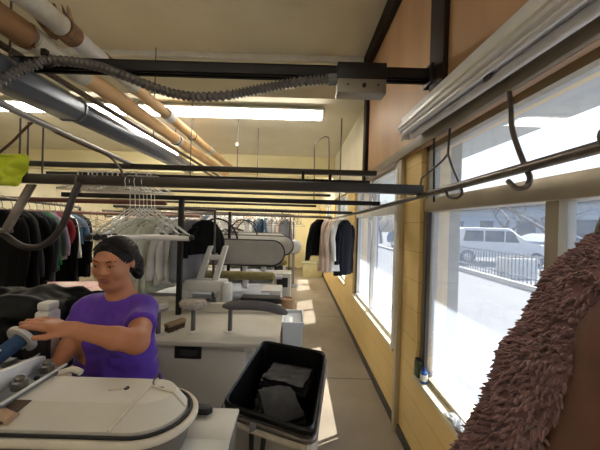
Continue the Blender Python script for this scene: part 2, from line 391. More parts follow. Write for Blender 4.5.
# ============================================================ OVERHEAD
M_black = mat('black_steel', (42, 40, 40), .45, .5, rgb2=(34, 32, 32)); M_steel = mat('dull_steel', (112, 104, 96), .4, .75, rgb2=(92, 85, 78), scale=20); M_rail = mat('dark_rail_steel', (70, 66, 62), .42, .6)
M_wire = mat('wire', (96, 92, 88), .4, .7); M_white = mat('white_enamel', (232, 230, 224), .4); M_kraft = mat('kraft_wrap', (220, 182, 134), .7, rgb2=(208, 168, 118), scale=6)
M_pipew = mat('cream_pipe_wrap', (222, 218, 204), .65, rgb2=(186, 180, 162)); M_pipeg = mat('grey_duct_paint', (104, 110, 122), .3, .35); M_grey = mat('mid_grey', (126, 128, 130), .5)
# channel strut and its parts
t = thing('channel_rail', 'dark steel channel spanning the ceiling, carrying the switch box', 'rail', (0, 1.66, 2.49))
ch = MB(); zc = PY(300, 72, 1.65).z
ch.box2((-2.6, 1.63, zc+.026), (XW-.035, 1.69, zc+.034)).box2((-2.6, 1.63, zc-.034), (XW-.035, 1.638, zc+.034)).box2((-2.6, 1.682, zc-.034), (XW-.035, 1.69, zc+.034)).box2((-2.6, 1.63, zc-.034), (XW-.035, 1.646, zc-.028)).box2((-2.6, 1.674, zc-.034), (XW-.035, 1.69, zc-.028))
part('channel', ch, M_black, t); part('wall_bracket', MB().box((XW-.05, 1.66, zc), (.05, .1, .12), .006), M_black, t)
a, b_ = PY(336, 68, 1.62), PY(383, 86, 1.62)
t = thing('switch_box', 'black electrical box with grey cover hung on the channel rail', 'switch box', (a.x, 1.6, b_.z))
part('box', MB().box2((a.x, 1.55, b_.z), (b_.x, 1.628, a.z), .006), M_black, t)
c_ = PY(381, 100, 1.6)
cv = part('cover_plate', MB().box2((a.x+.002, 1.54, c_.z+.01), (b_.x-.004, 1.63, b_.z-.002), .004), mat('grey_plate', (138, 132, 122), .45, .4), t, 'grey metal cover plate')
kn = MB().lathe([(0, 0), (.012, 0), (.012, .008), (.005, .01), (.005, .02), (0, .02)], ((a.x+b_.x)/2+.01, 1.54, b_.z-.04), (0, -1, 0), 12)
part('switch', kn, M_black, cv)
for dx in (-.08, .09): part('screw', MB().lathe([(0, 0), (.006, 0), (.004, .004), (0, .005)], ((a.x+b_.x)/2+dx, 1.54, b_.z-.035), (0, -1, 0), 8), M_black, cv)
# flexible conduit
pts = [PY(-30, 112, 1.33), PY(-12, 92, 1.42), PY(10, 75, 1.5), PY(30, 66, 1.56), PY(48, 61, 1.58), PY(75, 62, 1.58), PY(100, 67, 1.58), PY(125, 76, 1.58), PY(150, 86, 1.58), PY(175, 94, 1.58), PY(200, 97, 1.58), PY(230, 95, 1.58), PY(265, 88, 1.58), PY(300, 82, 1.585), PY(322, 80, 1.59), PY(338, 79, 1.6)]
sp = smooth_path(pts, 40); res = [sp[0]]; 
for p in sp[1:]:
    if (p-res[-1]).length > .0048: res.append(p)
fc = MB().tube(res, [.0285 if (i//2) % 2 else .0195 for i in range(len(res))], 10)
t = thing('flexible_conduit', 'grey corrugated conduit sagging along the channel rail', 'conduit', tuple(PY(200, 97, 1.58)))
part('hose', fc, mat('conduit_grey', (112, 108, 106), .4, .5), t, ang=80)
part('clamp', MB().tube([PY(48, 61, 1.58)+Vector((.034*math.cos(k*PI/8), 0, .034*math.sin(k*PI/8))) for k in range(16)], .008, 6, True).box(PY(45, 53, 1.58), (.03, .03, .04), .004), M_black, t, 'black clamp')
part('end_fitting', MB().rod(PY(328, 80, 1.59), PY(338, 79, 1.59), .032, 12), M_grey, t)
# insulated pipes
def pipe(name, label, X, z, segs, y0, y1):
    t = thing(name, label, 'pipe', (X, y0, z), 'insulated pipes under the ceiling')
    for (nm, a, b, r, m, lb) in segs:
        mb = MB(); n = max(2, int((b-a)/.12))
        mb.tube([(X+.004*math.sin(a*9+k), a+(b-a)*k/n, z) for k in range(n+1)], [r*(1+.03*math.sin(k*2.1+a)) for k in range(n+1)], 18)
        part(nm, mb, m, t, lb)
    return t
M_torn = mat('torn_wrap', (150, 112, 80), .9, rgb2=(104, 76, 56), scale=22, bump=.6)
XA, ZA, XB_, ZB_ = -1.465, 2.75, -1.62, 2.65
t = pipe('ceiling_pipe', 'upper insulated ceiling pipe with torn wrapping and white collars', XA, ZA, [
    ('white_sleeve', .55, 1.66, .062, M_pipew, 'cream wrapped stretch'), ('torn_sleeve', 1.66, 1.76, .07, M_torn, 'torn brown wrapping'), ('white_sleeve', 1.76, 2.02, .06, mat('white_wrap', (216, 212, 208), .6), 'white wrapped stretch'), ('torn_sleeve', 2.02, 2.1, .064, M_torn, 'torn brown band'),
    ('white_sleeve', 2.1, 2.42, .052, M_pipew, 'cream wrapped stretch'), ('kraft_sleeve', 2.42, 2.98, .055, M_kraft, 'tan kraft wrapping'), ('collar', 2.98, 3.12, .064, mat('white_wrap', (216, 212, 208)), 'white collar'), ('kraft_sleeve', 3.12, 4.4, .055, M_kraft, 'tan kraft wrapping'), ('collar', 4.4, 4.6, .06, M_pipew, 'cream collar'), ('kraft_sleeve', 4.6, 6.15, .055, M_kraft, 'tan kraft wrapping')], .5, 6.2)
fl = MB()
for k in range(7):
    a = 1.0+k*.35; fl.sheet(lambda u, v, a=a, k=k: (XA+math.cos(a+v*.5)*(.066+.05*u), 1.66+.1*v+.02*math.sin(k*3)-.03*u, ZA+math.sin(a+v*.5)*(.066+.05*u)+.01*math.sin(9*u+k)), 4, 4, .003)
part('torn_flap', fl, M_torn, t, 'curling torn flaps of wrapping')
pipe('ceiling_pipe', 'lower thicker ceiling pipe wrapped in tan kraft paper', XB_, ZB_, [
    ('kraft_sleeve', .5, 1.6, .075, mat('kraft_dark', (168, 128, 88), .75, rgb2=(150, 112, 76)), 'tan end piece'), ('seam_ring', 1.6, 1.615, .079, M_torn, 'dark seam ring'), ('white_sleeve', 1.615, 2.05, .074, M_pipew, 'cream wrapped stretch'), ('kraft_sleeve', 2.05, 3.55, .068, M_kraft, 'tan kraft wrapping'), ('band', 3.55, 3.68, .071, M_pipew, 'cream band'), ('kraft_sleeve', 3.68, 6.15, .068, M_kraft, 'tan kraft wrapping')], .5, 6.2)
# thin pipes beside
for X, z, r, lb in ((-1.78, 2.60, .022, 'thin dark conduit beside the thick tan pipe'), (-1.86, 2.56, .02, 'thin brown conduit just above the grey duct')):
    solo('conduit_pipe', MB().tube([(X, .5, z), (X, 3, z), (X, 6.15, z)], r, 10), mat('dark_conduit', (86, 70, 54), .5, .3), lb, 'pipe', 'thin conduits under the ceiling')
# pipe hangers
for X, Y, z, zc_, lb in ((XA, 3.75, ZA, ZL, 'strap hanger holding the upper ceiling pipe'), (XB_, 3.6, ZB_, ZL, 'strap hanger holding the lower ceiling pipe')):
    solo('pipe_hanger', MB().tube([(X+(.062 if X == XA else .075)*math.cos(k*PI/8), Y, z+(.062 if X == XA else .075)*math.sin(k*PI/8)) for k in range(16)], .006, 6, True).rod((X, Y, z+.06), (X, Y, zc_), .006, 6), M_black, lb, 'hanger', 'pipe hangers')
# grey duct
t = thing('grey_duct', 'glossy dark grey duct running under the ceiling pipes', 'duct', (-1.7, 1.6, 2.4))
def duct(y0, y1, w, h, X=-1.7, z=2.4):
    P = [(-w/2, -h/2+.03), (-w/2+.03, -h/2), (w/2-.05, -h/2), (w/2, -h/2+.05), (w/2, h/2-.05), (w/2-.05, h/2), (-w/2+.03, h/2), (-w/2, h/2-.03)]
    return MB().prism([(X+x, y0, z+y) for x, y in P], (0, y1-y0, 0), .006)
part('duct_section', duct(1.42, 2.05, .205, .17), M_pipeg, t, 'wide near section'); part('duct_section', duct(2.05, 4.3, .17, .145), M_pipeg, t, 'slimmer far section')
part('end_plate', MB().prism([(-1.7+x, 1.405, 2.4+z) for x, z in ((-.09, -.065), (.09, -.065), (.09, .065), (-.09, .065))], (0, .02, 0)), mat('duct_mouth_shade', (14, 14, 14), .9), t, 'black plate painted as the dark inside')  # black plate paints the darkness inside the duct end
part('duct_flange', duct(2.04, 2.07, .215, .18), M_pipeg, t)
for y in (1.6, 3.2): solo('duct_hanger', MB().rod((-1.7, y, 2.48), (-1.7, y, ZC if y < YS else ZL), .006, 6), M_wire, f'thin rod holding the {"near" if y < 2 else "far"} end of the grey duct', 'hanger', 'duct hangers')
# lower grey conduit and cord
solo('conduit_pipe', MB().tube([PX(-20, 93, -1.6), PX(0, 103, -1.6), PX(37, 121, -1.6), PX(100, 150, -1.6), PX(135, 166, -1.6)], .02, 12), mat('grey_conduit', (150, 148, 146), .35, .5), 'light grey conduit sloping below the grey duct', 'pipe', 'thin conduits under the ceiling')
solo('cord', MB().tube(smooth_path([PY(-5, 156, 1.75), PY(12, 142, 1.75), PY(28, 126, 1.75), PY(38, 121, 1.75), PY(55, 132, 1.8), PY(85, 146, 1.9), PY(108, 156, 1.9), PY(121, 170, 1.7), PY(121, 179, 1.62)], 6), .0075, 8), mat('brown_cord', (92, 62, 44), .6), 'brown cord draped over the light grey conduit', 'cord')
# fluorescent lamps
E_tube = emit('lit_tube', (255, 248, 236), 11)
E_fill = emit('fill_tube_near', (255, 248, 236), 4.2); E_fill_far = emit('fill_tube_far', (255, 250, 240), 19)  # tubes of the added, unseen fill lamps: near room and far end
def lamp(x0, x1, y, z, label, along='x', zc=ZL, em=None):
    t = thing('fluorescent_light', label, 'ceiling light', ((x0+x1)/2, y, z), 'fluorescent ceiling lights') if along == 'x' else thing('fluorescent_light', label, 'ceiling light', (y, (x0+x1)/2, z), 'fluorescent ceiling lights')
    def P(l, w, h): return (l, y+w, z+h) if along == 'x' else (y+w, l, z+h)
    part('housing', MB().prism([P(x0, w, h) for w, h in ((-.11, .045), (-.06, .085), (.06, .085), (.11, .045), (.11, .03), (-.11, .03))], Vector(P(x1, 0, 0))-Vector(P(x0, 0, 0))), M_white, t)
    for s in (-.055, .055):
        part('tube', MB().tube([P(x0+.03, s, -.005), P(x1-.03, s, -.005)], .032, 12), em or E_tube, t, 'lit white tube')
    for x in (x0, x1): part('end_cap', MB().box(P(x, 0, .01), (.03, .2, .1) if along == 'x' else (.2, .03, .1), .006), M_white, t)
    for k in (.12, .88): part('suspension_rod', MB().rod(P(x0+(x1-x0)*k, 0, .08), P(x0+(x1-x0)*k, 0, zc-z), .005, 6), M_wire, t)
zl = PY(250, 114, 3.6).z
lamp(-2.12, .30, 3.6, zl, 'long lit fluorescent light hanging across the ceiling, right one')
lamp(-4.75, -2.3, 3.6, zl, 'long lit fluorescent light hanging across the ceiling at the left edge')
lamp(3.8, 6.0, -2.72, zl, 'lit fluorescent light seen between the ceiling pipes', 'y')
lamp(-2.4, .0, 7.4, 2.99, 'added unseen fluorescent fill light beyond the ceiling beam', em=E_fill_far)  # added lamps, kept hidden by the beam, to brighten the far clothes
lamp(-5.4, -3, 7.4, 2.99, 'added unseen fluorescent fill light beyond the ceiling beam, far left', em=E_fill_far)
lamp(-1.6, .5, 6.5, 2.99, 'added unseen fluorescent fill light tucked behind the ceiling beam', em=E_fill_far)  # extra hidden lamp, put in to lift the far end
lamp(-2.2, .2, -.5, 3.2, 'added unseen fluorescent fill light behind the viewer on the right', zc=ZC, em=E_fill)  # added lamps out of view that fill the near room with light
lamp(-5.2, -2.8, .3, 3.2, 'added unseen fluorescent fill light behind the viewer on the left', zc=ZC, em=E_fill)
# unlit fixture along the window wall
t = thing('wall_light_fixture', 'unlit white strip light fixture running above the near window', 'light fixture', (.68, 1.0, 2.15))
y0, y1 = -.6, 1.80
a0, a1 = Vector((.70, y0, 2.135)), Vector((.70, y1, 2.20))
d = a1-a0
prof = [(-.015, 0), (-.05, .012), (-.056, .055), (-.035, .075), (-.035, .105), (-.01, .12), (.055, .125), (.085, .10), (.085, .02), (.06, 0)]
part('housing', MB().prism([a0+Vector((x, 0, z)) for x, z in prof], d, .002), mat('fixture_white', (236, 236, 240), .35), t)
part('rib', MB().prism([a0+Vector((x, 0, z)) for x, z in ((-.062, .03), (-.062, .04), (-.05, .044), (-.05, .026))], d), M_white, t)
part('tube', MB().tube([a0+Vector((.025, .04, -.018)), a1+Vector((.025, -.04, -.018))], .019, 12), mat('unlit_tube', (222, 222, 226), .25), t, 'unlit white tube')
part('tube', MB().tube([a0+Vector((-.03, .04, -.006)), a1+Vector((-.03, -.04, -.006))], .014, 12), mat('unlit_tube', (222, 222, 226), .25), t, 'unlit white tube')
for q in (a0, a1): part('lamp_holder', MB().box(q+Vector((0, 0, -.005)), (.05, .02, .06), .004).box(q+Vector((-.03, .0, -.03)), (.012, .015, .03), .003), mat('holder_cream', (206, 200, 186), .5), t)
for y in (-.2, .95, 1.6): part('bracket', MB().box2((.68, y, 2.2+.02*(y-.5)), (XW-.025, y+.03, 2.23+.02*(y-.5))), M_grey, t)
# longitudinal garment rail along the windows
t = thing('window_rail', 'steel garment rail running along the windows', 'rail', (.72, 2, 1.76))
part('tube', MB().tube([(.72, .2, 1.82), PX(600, 147, .72), PX(400, 201.7, .72), PX(362, 212, .72), (.72, 4.6, 1.725), (.72, 6.2, 1.715)], .0165, 14), M_steel, t)
# hooks that carry it
def rod_thing(name, label, cat, pts, r, m, group=None, k=6): return solo(name, MB().tube(smooth_path(pts, k), r, 8), m, label, cat, group)
rod_thing('rail_hook', 'large J shaped steel hook holding the window rail near the coat', 'hook', [PX(507, 72, .80), PX(509, 88, .79), PX(511, 110, .775), PX(512, 128, .765), PX(518, 148, .75), PX(526, 168, .735), PX(530, 178, .715), PX(526, 187, .695), PX(516, 188, .685), PX(508, 181, .685)], .0085, M_steel, 'hooks carrying the window rail')
solo('hook_bracket', MB().box2((.70, 1.02, 2.16), (XW-.025, 1.06, 2.185), .003), M_steel, 'short steel bracket above the large J hook', 'bracket')
t = thing('rail_hook', 'forked rod hook holding the window rail where the cross rail ends', 'hook', tuple(PX(448, 156, .76)), 'hooks carrying the window rail')
part('stem', MB().tube([PX(450, 126, .79), PX(448, 154, .77)], .006, 8), M_rail, t)
part('prong', MB().tube(smooth_path([PX(448, 154, .77), PX(440, 163, .75), PX(424, 176, .72), PX(421, 182, .715), PX(420, 192, .71)], 6), .006, 8), M_rail, t)
part('prong', MB().tube(smooth_path([PX(448, 154, .77), PX(453, 170, .755), PX(460, 186, .735), PX(462, 193, .72), PX(457, 198, .70), PX(449, 197, .69), PX(446, 191, .69)], 6), .006, 8), M_rail, t)
rod_thing('hanger_rod', 'dark vertical rod against the near window frame', 'rod', [PX(434, 138, .79), PX(434, 202, .79)], .006, M_black, None, 2)
# cross rails
def cross(label, x0, x1, Y, zpx, r, m, sq=False, group='cross rails under the ceiling'):
    z = PY(zpx[0], zpx[1], Y).z; mb = MB()
    if sq: mb.box2((x0, Y-r, z-r), (x1, Y+r, z+r), .004)
    else: mb.tube([(x0, Y, z), ((x0+x1)/2, Y, z), (x1, Y, z)], r, 12)
    return solo('cross_rail', mb, m, label, 'rail', group), z
zmid = cross('thick dark cross rail nearest the viewer, resting on the window rail', -2.4, .73, 1.62, (300, 186.5), .027, M_rail, True)[1]
z2 = cross('highest of the far cross rails, ending at the brown panelling', -2.9, .74, 2.62, (300, 171.5), .024, M_rail, True)[1]
z3 = cross('dark cross rail just below the highest far one', -2.6, .74, 2.85, (300, 181), .022, M_black, True)[1]
z4 = cross('black cross rail below the thick nearest one', -2.0, .70, 2.34, (300, 201.5), .019, M_black, True)[1]
cross('thin far cross rail at clothes height', -2.4, .72, 3.6, (300, 211.5), .02, M_rail)
cross('reddish brown cross rail carrying empty white hangers', -3.2, -1.25, 2.62, (90, 201), .022, mat('red_oxide', (120, 70, 60), .55))
cross('pale cross rail over the dark rack at left', -4.0, -1.2, 3.4, (60, 212), .02, mat('pink_rail', (176, 140, 122), .5))
cross('slim cross rail above the far presses, higher one', -3.0, .5, 4.2, (280, 194), .02, M_rail)
cross('slim cross rail above the far presses, lower one', -3.0, .3, 4.4, (280, 205), .018, M_black)
cross('far grey cross rail behind the pressing machines', -3.4, .6, 4.8, (280, 216), .02, M_steel)
for i, (px, y0, y1, Y) in enumerate(((303, 172, 184, 2.6), (330, 176, 186, 2.6))):
    solo('rail_link', MB().box(PY(px, (y0+y1)/2, Y-.03), (.028, .012, .13), .003), M_black, ['left', 'right'][i]+' short black link plate between the far cross rails', 'link', 'link plates')
# vertical hanging rods
def vrod(px, y0, y1, Y, label, r=.006):
    a = PY(px, y1, Y); zc_ = ZL if y0 is None else PY(px, y0, Y).z
    solo('hanger_rod', MB().rod((a.x, Y, a.z), (a.x, Y, zc_), r, 6), M_wire, label, 'rod', 'thin suspension rods')
vrod(190, None, 178, 3.45, 'thin suspension rod just left of centre passing the lit lamp'); vrod(237, None, 172, 4.0, 'thin suspension rod below the middle of the lamp'); vrod(257, None, 182, 4.4, 'thin suspension rod right of the lamp middle')
vrod(339, None, 214, 3.9, 'tall suspension rod beside the pier dropping to the window rail', .008); vrod(363, None, 200, 3.35, 'pale suspension rod along the dark upright board'); vrod(19, 118, 176, 1.9, 'dark suspension rod at the far left above the yellow cloth'); vrod(27, 122, 176, 1.95, 'second dark rod at the far left above the yellow cloth'); vrod(42, 126, 178, 2.0, 'pale rod at the left under the light grey conduit')
rod_thing('bent_rod', 'upside down U shaped bent rod below the lamp end', 'rod', [PY(314, 203, 3.9), PY(314.5, 150, 3.9), PY(316, 143, 3.9), PY(322, 138, 3.9), PY(327, 137, 3.9), PY(329, 142, 3.9), PY(329, 180, 3.9)], .008, M_wire)
solo('ceiling_clip', MB().lathe([(0, 0), (.02, .01), (.025, .04), (.01, .06), (0, .06)], PY(237, 147, 4.0)+Vector((0, -.012, 0)), (0, 0, 1), 12), M_white, 'small white clip on a suspension rod below the lamp', 'clip')
# posts
a = PY(178, 293, 2.36); solo('post', MB().box2((a.x-.02, 2.36, 0), (a.x+.02, 2.40, 1.80), .004), M_black, 'black post rising behind the white cabinet', 'post', 'black posts')
a = PY(229, 240, 3.55); solo('post', MB().box2((a.x-.018, 3.55, 0), (a.x+.018, 3.586, 1.72), .004), M_black, 'thin black post farther back among the presses', 'post', 'black posts')
# ============================================================ FOREGROUND PRESS
M_buck = mat('buck_cover', (214, 209, 196), .5, rgb2=(206, 200, 186), scale=4, bump=.05); M_pad = mat('grey_pad', (150, 146, 140), .8, rgb2=(138, 134, 128), scale=14, bump=.15)
M_edge = mat('cream_piping', (222, 212, 192), .7, bump=.2); M_body = mat('press_body_grey', (112, 106, 98), .45); M_enam = mat('cream_enamel', (222, 218, 206), .4, rgb2=(216, 211, 198), scale=3)
M_rubber = mat('black_rubber', (34, 32, 34), .6); M_bolt = mat('bolt_grey', (120, 116, 110), .35, .8)
t = thing('garment_press', 'pale rounded pressing buck in the foreground with white hinge beam', 'press', (-.9, .88, 0))
cx, cy, R = -.45, .872, .12
def stad(r, z, xl=-1.15, n=20, fx=1.0):
    P = []
    for k in range(n+1):
        a = -PI/2+PI*k/n; P.append(Vector((cx+r*fx*math.cos(a), cy+r*math.sin(a), z)))
    return P+[Vector((xl, cy+r, z)), Vector((xl, cy-r, z))]
# padded buck: sloped skirt and flat plateau
def plate(x_r, y0, y1, r0, z, n=20):
    P = []; r = (y1-y0)/2; c = (y0+y1)/2
    for k in range(n+1):
        a = -PI/2+PI*k/n; P.append(Vector((x_r-r0+r0*math.cos(a), c+r*math.sin(a), z)))
    return P+[Vector((-1.15, y1, z)), Vector((-1.15, y0, z))]
b = MB().ring_skin([plate(-.335, .768, .988, .13, .975), plate(-.34, .772, .986, .128, .997), plate(-.388, .842, .975, .085, 1.0325), plate(-.40, .85, .968, .075, 1.033)])
bk = part('buck', b, M_buck, t, 'pale padded top', 15)
part('seam_band', MB().tube([(-.475, .972, 1.034), (-.477, .925, 1.036), (-.482, .845, 1.0355), (-.512, .772, .999)], .0055, 6).tube([(-.477, .93, 1.036), (-.44, .915, 1.036), (-.39, .90, 1.034), (-.342, .885, .999)], .0045, 6), M_edge, bk, 'raised cream seam bands')
part('wire', MB().tube(smooth_path([(-.475, .985, 1.05), (-.478, .95, 1.042), (-.462, .925, 1.037), (-.43, .92, 1.036)], 5), .003, 6), M_steel, bk)
part('vent_hole', MB().lathe([(0, 0), (.008, 0), (.008, .004), (0, .004)], (-.55, .915, 1.0325), (0, 0, 1), 12), M_rubber, bk)
part('drawcord', MB().tube([(-.55, .915, 1.036), (-.575, .905, 1.0355), (-.60, .90, 1.035)], .002, 6), M_edge, bk)
rim = plate(-.327, .762, .996, .135, .985)[:-2]; rim = [Vector((-1.15, .762, .985))]+rim+[Vector((-1.15, .996, .985))]
part('rim', MB().tube([p+Vector((0, 0, .004)) for p in rim], .0048, 8), M_rubber, t, 'black rim gap')
rim2 = [p+Vector((0, 0, -.012)) for p in [Vector((-1.15, .752, .987))]+plate(-.315, .752, 1.005, .145, .987)[:-2]+[Vector((-1.15, 1.005, .987))]]
part('piping', MB().tube(rim2, .0118, 10), M_edge, t, 'cream elastic edge')
part('press_base', MB().ring_skin([plate(-.345, .77, .985, .11, .84), plate(-.33, .765, .995, .13, .94), plate(-.325, .76, .998, .14, .972)]), M_body, t, 'dark grey underside')
part('pedestal', MB().box((-.95, .9, .43), (.4, .26, .84), .03), M_enam, t); part('foot', MB().box((-.95, .9, .02), (.6, .5, .04), .01), M_body, t)
hp = part('hinge_plate', MB().box2((-1.03, .80, 1.033), (-.845, 1.02, 1.043), .003), M_grey, t, 'grey hinge plate')
part('edge_strip', MB().box2((-.852, .80, 1.043), (-.842, 1.03, 1.05), .002), M_white, hp, 'bright edge strip')
for y in (.885, .985):
    part('bolt', MB().lathe([(0, 0), (.021, 0), (.021, .022), (.017, .026), (.013, .026), (.013, .034), (.008, .04), (0, .042)], (-.878, y, 1.043), (0, 0, 1), 16), M_bolt, hp, 'grey domed bolt')
part('knob', MB().lathe([(0, 0), (.008, 0), (.008, .008), (0, .012)], (-.868, .935, 1.043), (0, 0, 1), 10), M_rubber, hp)
part('hinge_beam', MB().prism([(-.915, .62, 1.043), (-.915, 1.0, 1.043), (-.915, 1.022, 1.06), (-.915, 1.02, 1.08), (-.915, 1.0, 1.088), (-.915, .62, 1.135)], (-.022, 0, 0), .004), mat('white_beam', (240, 240, 236), .35), t, 'white upright beam')
part('hose_stub', MB().rod((-.845, .80, 1.02), (-.80, .79, 1.012), .016, 12), mat('flesh_hose', (196, 160, 130), .5), t, 'pinkish hose stub')
part('side_cut', MB().prism([(-.85, .842, 1.0325), (-.795, .842, 1.0325), (-.815, .775, 1.008), (-.845, .765, 1.004)], (0, -.002, .003)), mat('brown_gap', (92, 76, 62), .7), t, 'dark brown gap in the cover')
part('corner_knob', MB().tube(smooth_path([(-.838, .99, 1.035), (-.80, 1.0, 1.043), (-.765, .995, 1.036)], 5), .011, 8), M_edge, t)
# shelf at the end of the press
t = thing('side_shelf', 'pale metal shelf between the foreground press and the laundry cart', 'shelf', (-.28, .93, 0))
part('top', MB().box2((-.375, .88, .885), (-.195, 1.03, .90), .004), mat('shelf_cream', (204, 200, 188), .4), t)
part('front_panel', MB().prism([(-.375, .88, .90), (-.195, .88, .90), (-.195, .80, .86), (-.375, .80, .86)], (0, 0, -.012)), mat('shelf_white', (226, 226, 220), .4), t, 'whiter sloping front')
part('cabinet', MB().box2((-.37, .885, 0), (-.2, 1.02, .885), .006), M_body, t)
solo('rubber_wedge', MB().prism([(-.365, .99, .90), (-.30, .985, .90), (-.285, 1.0, .90), (-.30, 1.02, .90), (-.365, 1.025, .90)], (0, 0, .022), .004), M_rubber, 'black rubber wedge lying on the pale shelf', 'wedge')
# ============================================================ LEFT WORK TABLE
t = thing('work_table', 'dark work table at the left edge under the black clothes', 'table', (-1.45, 1.4, 0))
part('tabletop', MB().box2((-2.0, 1.04, .90), (-1.035, 1.8, .93), .005), mat('dark_table', (64, 58, 54), .5), t)
for x in (-1.95, -1.08):
    for y in (1.09, 1.75): part('leg', MB().box((x, y, .45), (.05, .05, .9), .004), M_black, t)
# padded roller with ring collar
A, B = Vector((-1.085, 1.10, 1.105)), Vector((-1.125, .90, 1.01)); ax = (B-A).normalized()
t = thing('padded_roller', 'blue padded roller with white ring collar beside the hinge beam', 'roller', (-1.1, 1.08, .93))
ro = part('roller', MB().lathe([(0, -.02), (.022, -.02), (.028, 0), (.029, .17), (.022, .185), (0, .186)], A, ax, 24), mat('blue_fabric', (52, 82, 118), .75, rgb2=(40, 64, 98), scale=30, bump=.2), t, 'blue padded cylinder')
part('label_patch', MB().box(A+ax*.10+Vector((.012, -.006, .027)), (.012, .035, .014), .001, (Vector((0, 1, 0)).rotation_difference(ax)).to_matrix()), M_white, ro, 'white patch')
part('collar', MB().lathe([(.031, -.008), (.058, -.008), (.06, -.004), (.06, .003), (.058, .008), (.031, .008), (.030, 0), (.031, -.008)], A, ax, 32), mat('collar_grey', (206, 204, 200), .45), t, 'pale ring collar')
part('tray', MB().sheet(lambda u, v: A.lerp(B, u*1.1)+Vector((.075-.15*v, -.03*0, -.058-.03*math.sin(PI*v))), 6, 6, .004), mat('tray_grey', (176, 172, 164), .4, .3), t, 'pale metal tray')
part('stand', MB().box2((-1.16, 1.06, .93), (-1.10, 1.10, 1.03), .004), M_grey, t)
p = PY(48, 321, 1.2)
t = thing('spray_bottle', 'white upright plastic container behind her hand', 'bottle', (p.x, 1.2, .93))
part('bottle', MB().box2((p.x-.032, 1.165, .93), (p.x+.034, 1.23, 1.19), .012), mat('white_plastic', (214, 210, 206), .4), t); part('cap', MB().box2((p.x-.026, 1.17, 1.19), (p.x+.03, 1.225, 1.228), .01), mat('white_plastic', (214, 210, 206), .4), t)
p = PY(38, 336, 1.15)
t = thing('control_box', 'small black box standing between the ring collar and white container', 'box', (p.x, 1.15, .93))
part('box', MB().box((p.x, 1.15, 1.035), (.075, .06, .2), .01, Matrix.Rotation(.35, 3, 'Z')), M_rubber, t); part('lid', MB().box((p.x, 1.15, 1.139), (.08, .064, .012), .004, Matrix.Rotation(.35, 3, 'Z')), M_black, t)
# heap of dark clothes on the table
M_blk = mat('black_cloth', (13, 13, 14), .9, rgb2=(8, 8, 9), scale=12, spec=.15); M_blk2 = mat('black_cloth_shine', (16, 16, 18), .45, rgb2=(9, 9, 10), scale=10, spec=.12)
def heap(c, sx, sy, hgt, seed, m, label, name='folded_garment', cat='clothes', group='black clothes heaped on the work table'):
    def f(u, v):
        x = (u-.5)*2; y = (v-.5)*2; e = max(0, 1-max(abs(x), abs(y))**6)
        n = mnoise.noise(Vector((x*2+seed, y*2.4, seed)))*.35+mnoise.noise(Vector((x*5, y*4+seed, 1)))*.14
        return (c[0]+x*sx, c[1]+y*sy, c[2]+.006+hgt*e*(.75+n)*(1-.25*(x*x+y*y)*.5))
    return solo(name, MB().sheet(f, 26, 26, .008), m, label, cat, group, ang=180)
heap((-1.45, 1.5, .93), .36, .24, .15, 1.3, M_blk, 'black garment at the bottom of the heap on the work table')
heap((-1.60, 1.62, 1.04), .34, .22, .14, 4.1, M_blk2, 'shiny black garment lying on top of the heap')
heap((-1.36, 1.70, 1.04), .2, .16, .10, 7.7, M_blk, 'black garment at the right of the heap, behind the white container')
# ============================================================ WHITE CABINET WITH SLEEVE PADS
M_ctop = mat('counter_top', (228, 223, 208), .5, rgb2=(216, 209, 192), scale=5); M_cab = mat('cabinet_grey', (232, 229, 222), .4, rgb2=(226, 222, 214), scale=2)
t = thing('spotting_cabinet', 'pale cabinet behind the woman with counter top and black switch panel', 'cabinet', (-.6, 2.15, 0))
part('body', MB().box2((-1.25, 1.90, .03), (-.335, 2.46, .745), .008), M_cab, t)
part('countertop', MB().box2((-1.3, 1.85, .745), (-.10, 2.48, .78), .008), M_ctop, t)
part('backsplash', MB().box2((-1.3, 2.46, .745), (-.12, 2.50, .86), .006), M_ctop, t)
part('plinth', MB().box2((-1.22, 1.93, 0), (-.36, 2.44, .04)), M_rubber, t)
pp = PY(188, 352, 1.897)
sp_ = part('switch_panel', MB().box((pp.x, 1.897, pp.z), (.185, .012, .09), .004), M_rubber, t, 'black recessed panel')
part('switch', MB().box((pp.x+.005, 1.889, pp.z), (.12, .012, .04), .004).box((pp.x+.05, 1.886, pp.z), (.03, .012, .035), .003), mat('switch_grey', (70, 68, 68), .4), sp_)
part('leg', MB().box2((-.16, 1.95, 0), (-.115, 1.99, .745), .004), M_white, t); part('leg', MB().box2((-.16, 2.38, 0), (-.115, 2.42, .745), .004), M_white, t)
def padstand(px, py, name, label, padmb, Y, group='padded stands on the pale counter'):
    a = PH(px, py, .78); t = thing(name, label, 'pressing pad', tuple(a), group)
    part('base', MB().lathe([(0, 0), (.05, 0), (.05, .004), (.03, .007), (0, .007)], a, (0, 0, 1), 20), M_ctop, t)
    part('post', MB().rod(a+Vector((0, 0, .005)), a+Vector((0, 0, .165)), .0165, 14), mat('post_grey', (118, 116, 114), .4, .4), t)
    part('pad', padmb(a), mat('pad_grey_dark', (112, 110, 110), .85, bump=.2) if name == 'sleeve_board' else mat('pad_speckled', (196, 186, 174), .85, rgb2=(150, 140, 130), scale=26, bump=.2), t)
def mush(a):
    c = a+Vector((-.005, 0, .165)); return MB().ring_skin([[c+Vector((rx*math.cos(2*PI*k/24), ry*math.sin(2*PI*k/24), z+.012*math.cos(2*PI*k/24)*0)) for k in range(24)] for rx, ry, z in ((.02, .02, 0), (.07, .05, .002), (.095, .075, .02), (.10, .082, .045), (.09, .07, .062), (.05, .04, .07), (.005, .005, .072))])
padstand(193, 331, 'mushroom_pad', 'speckled round mushroom shaped pad on a post on the pale counter', mush, 2)
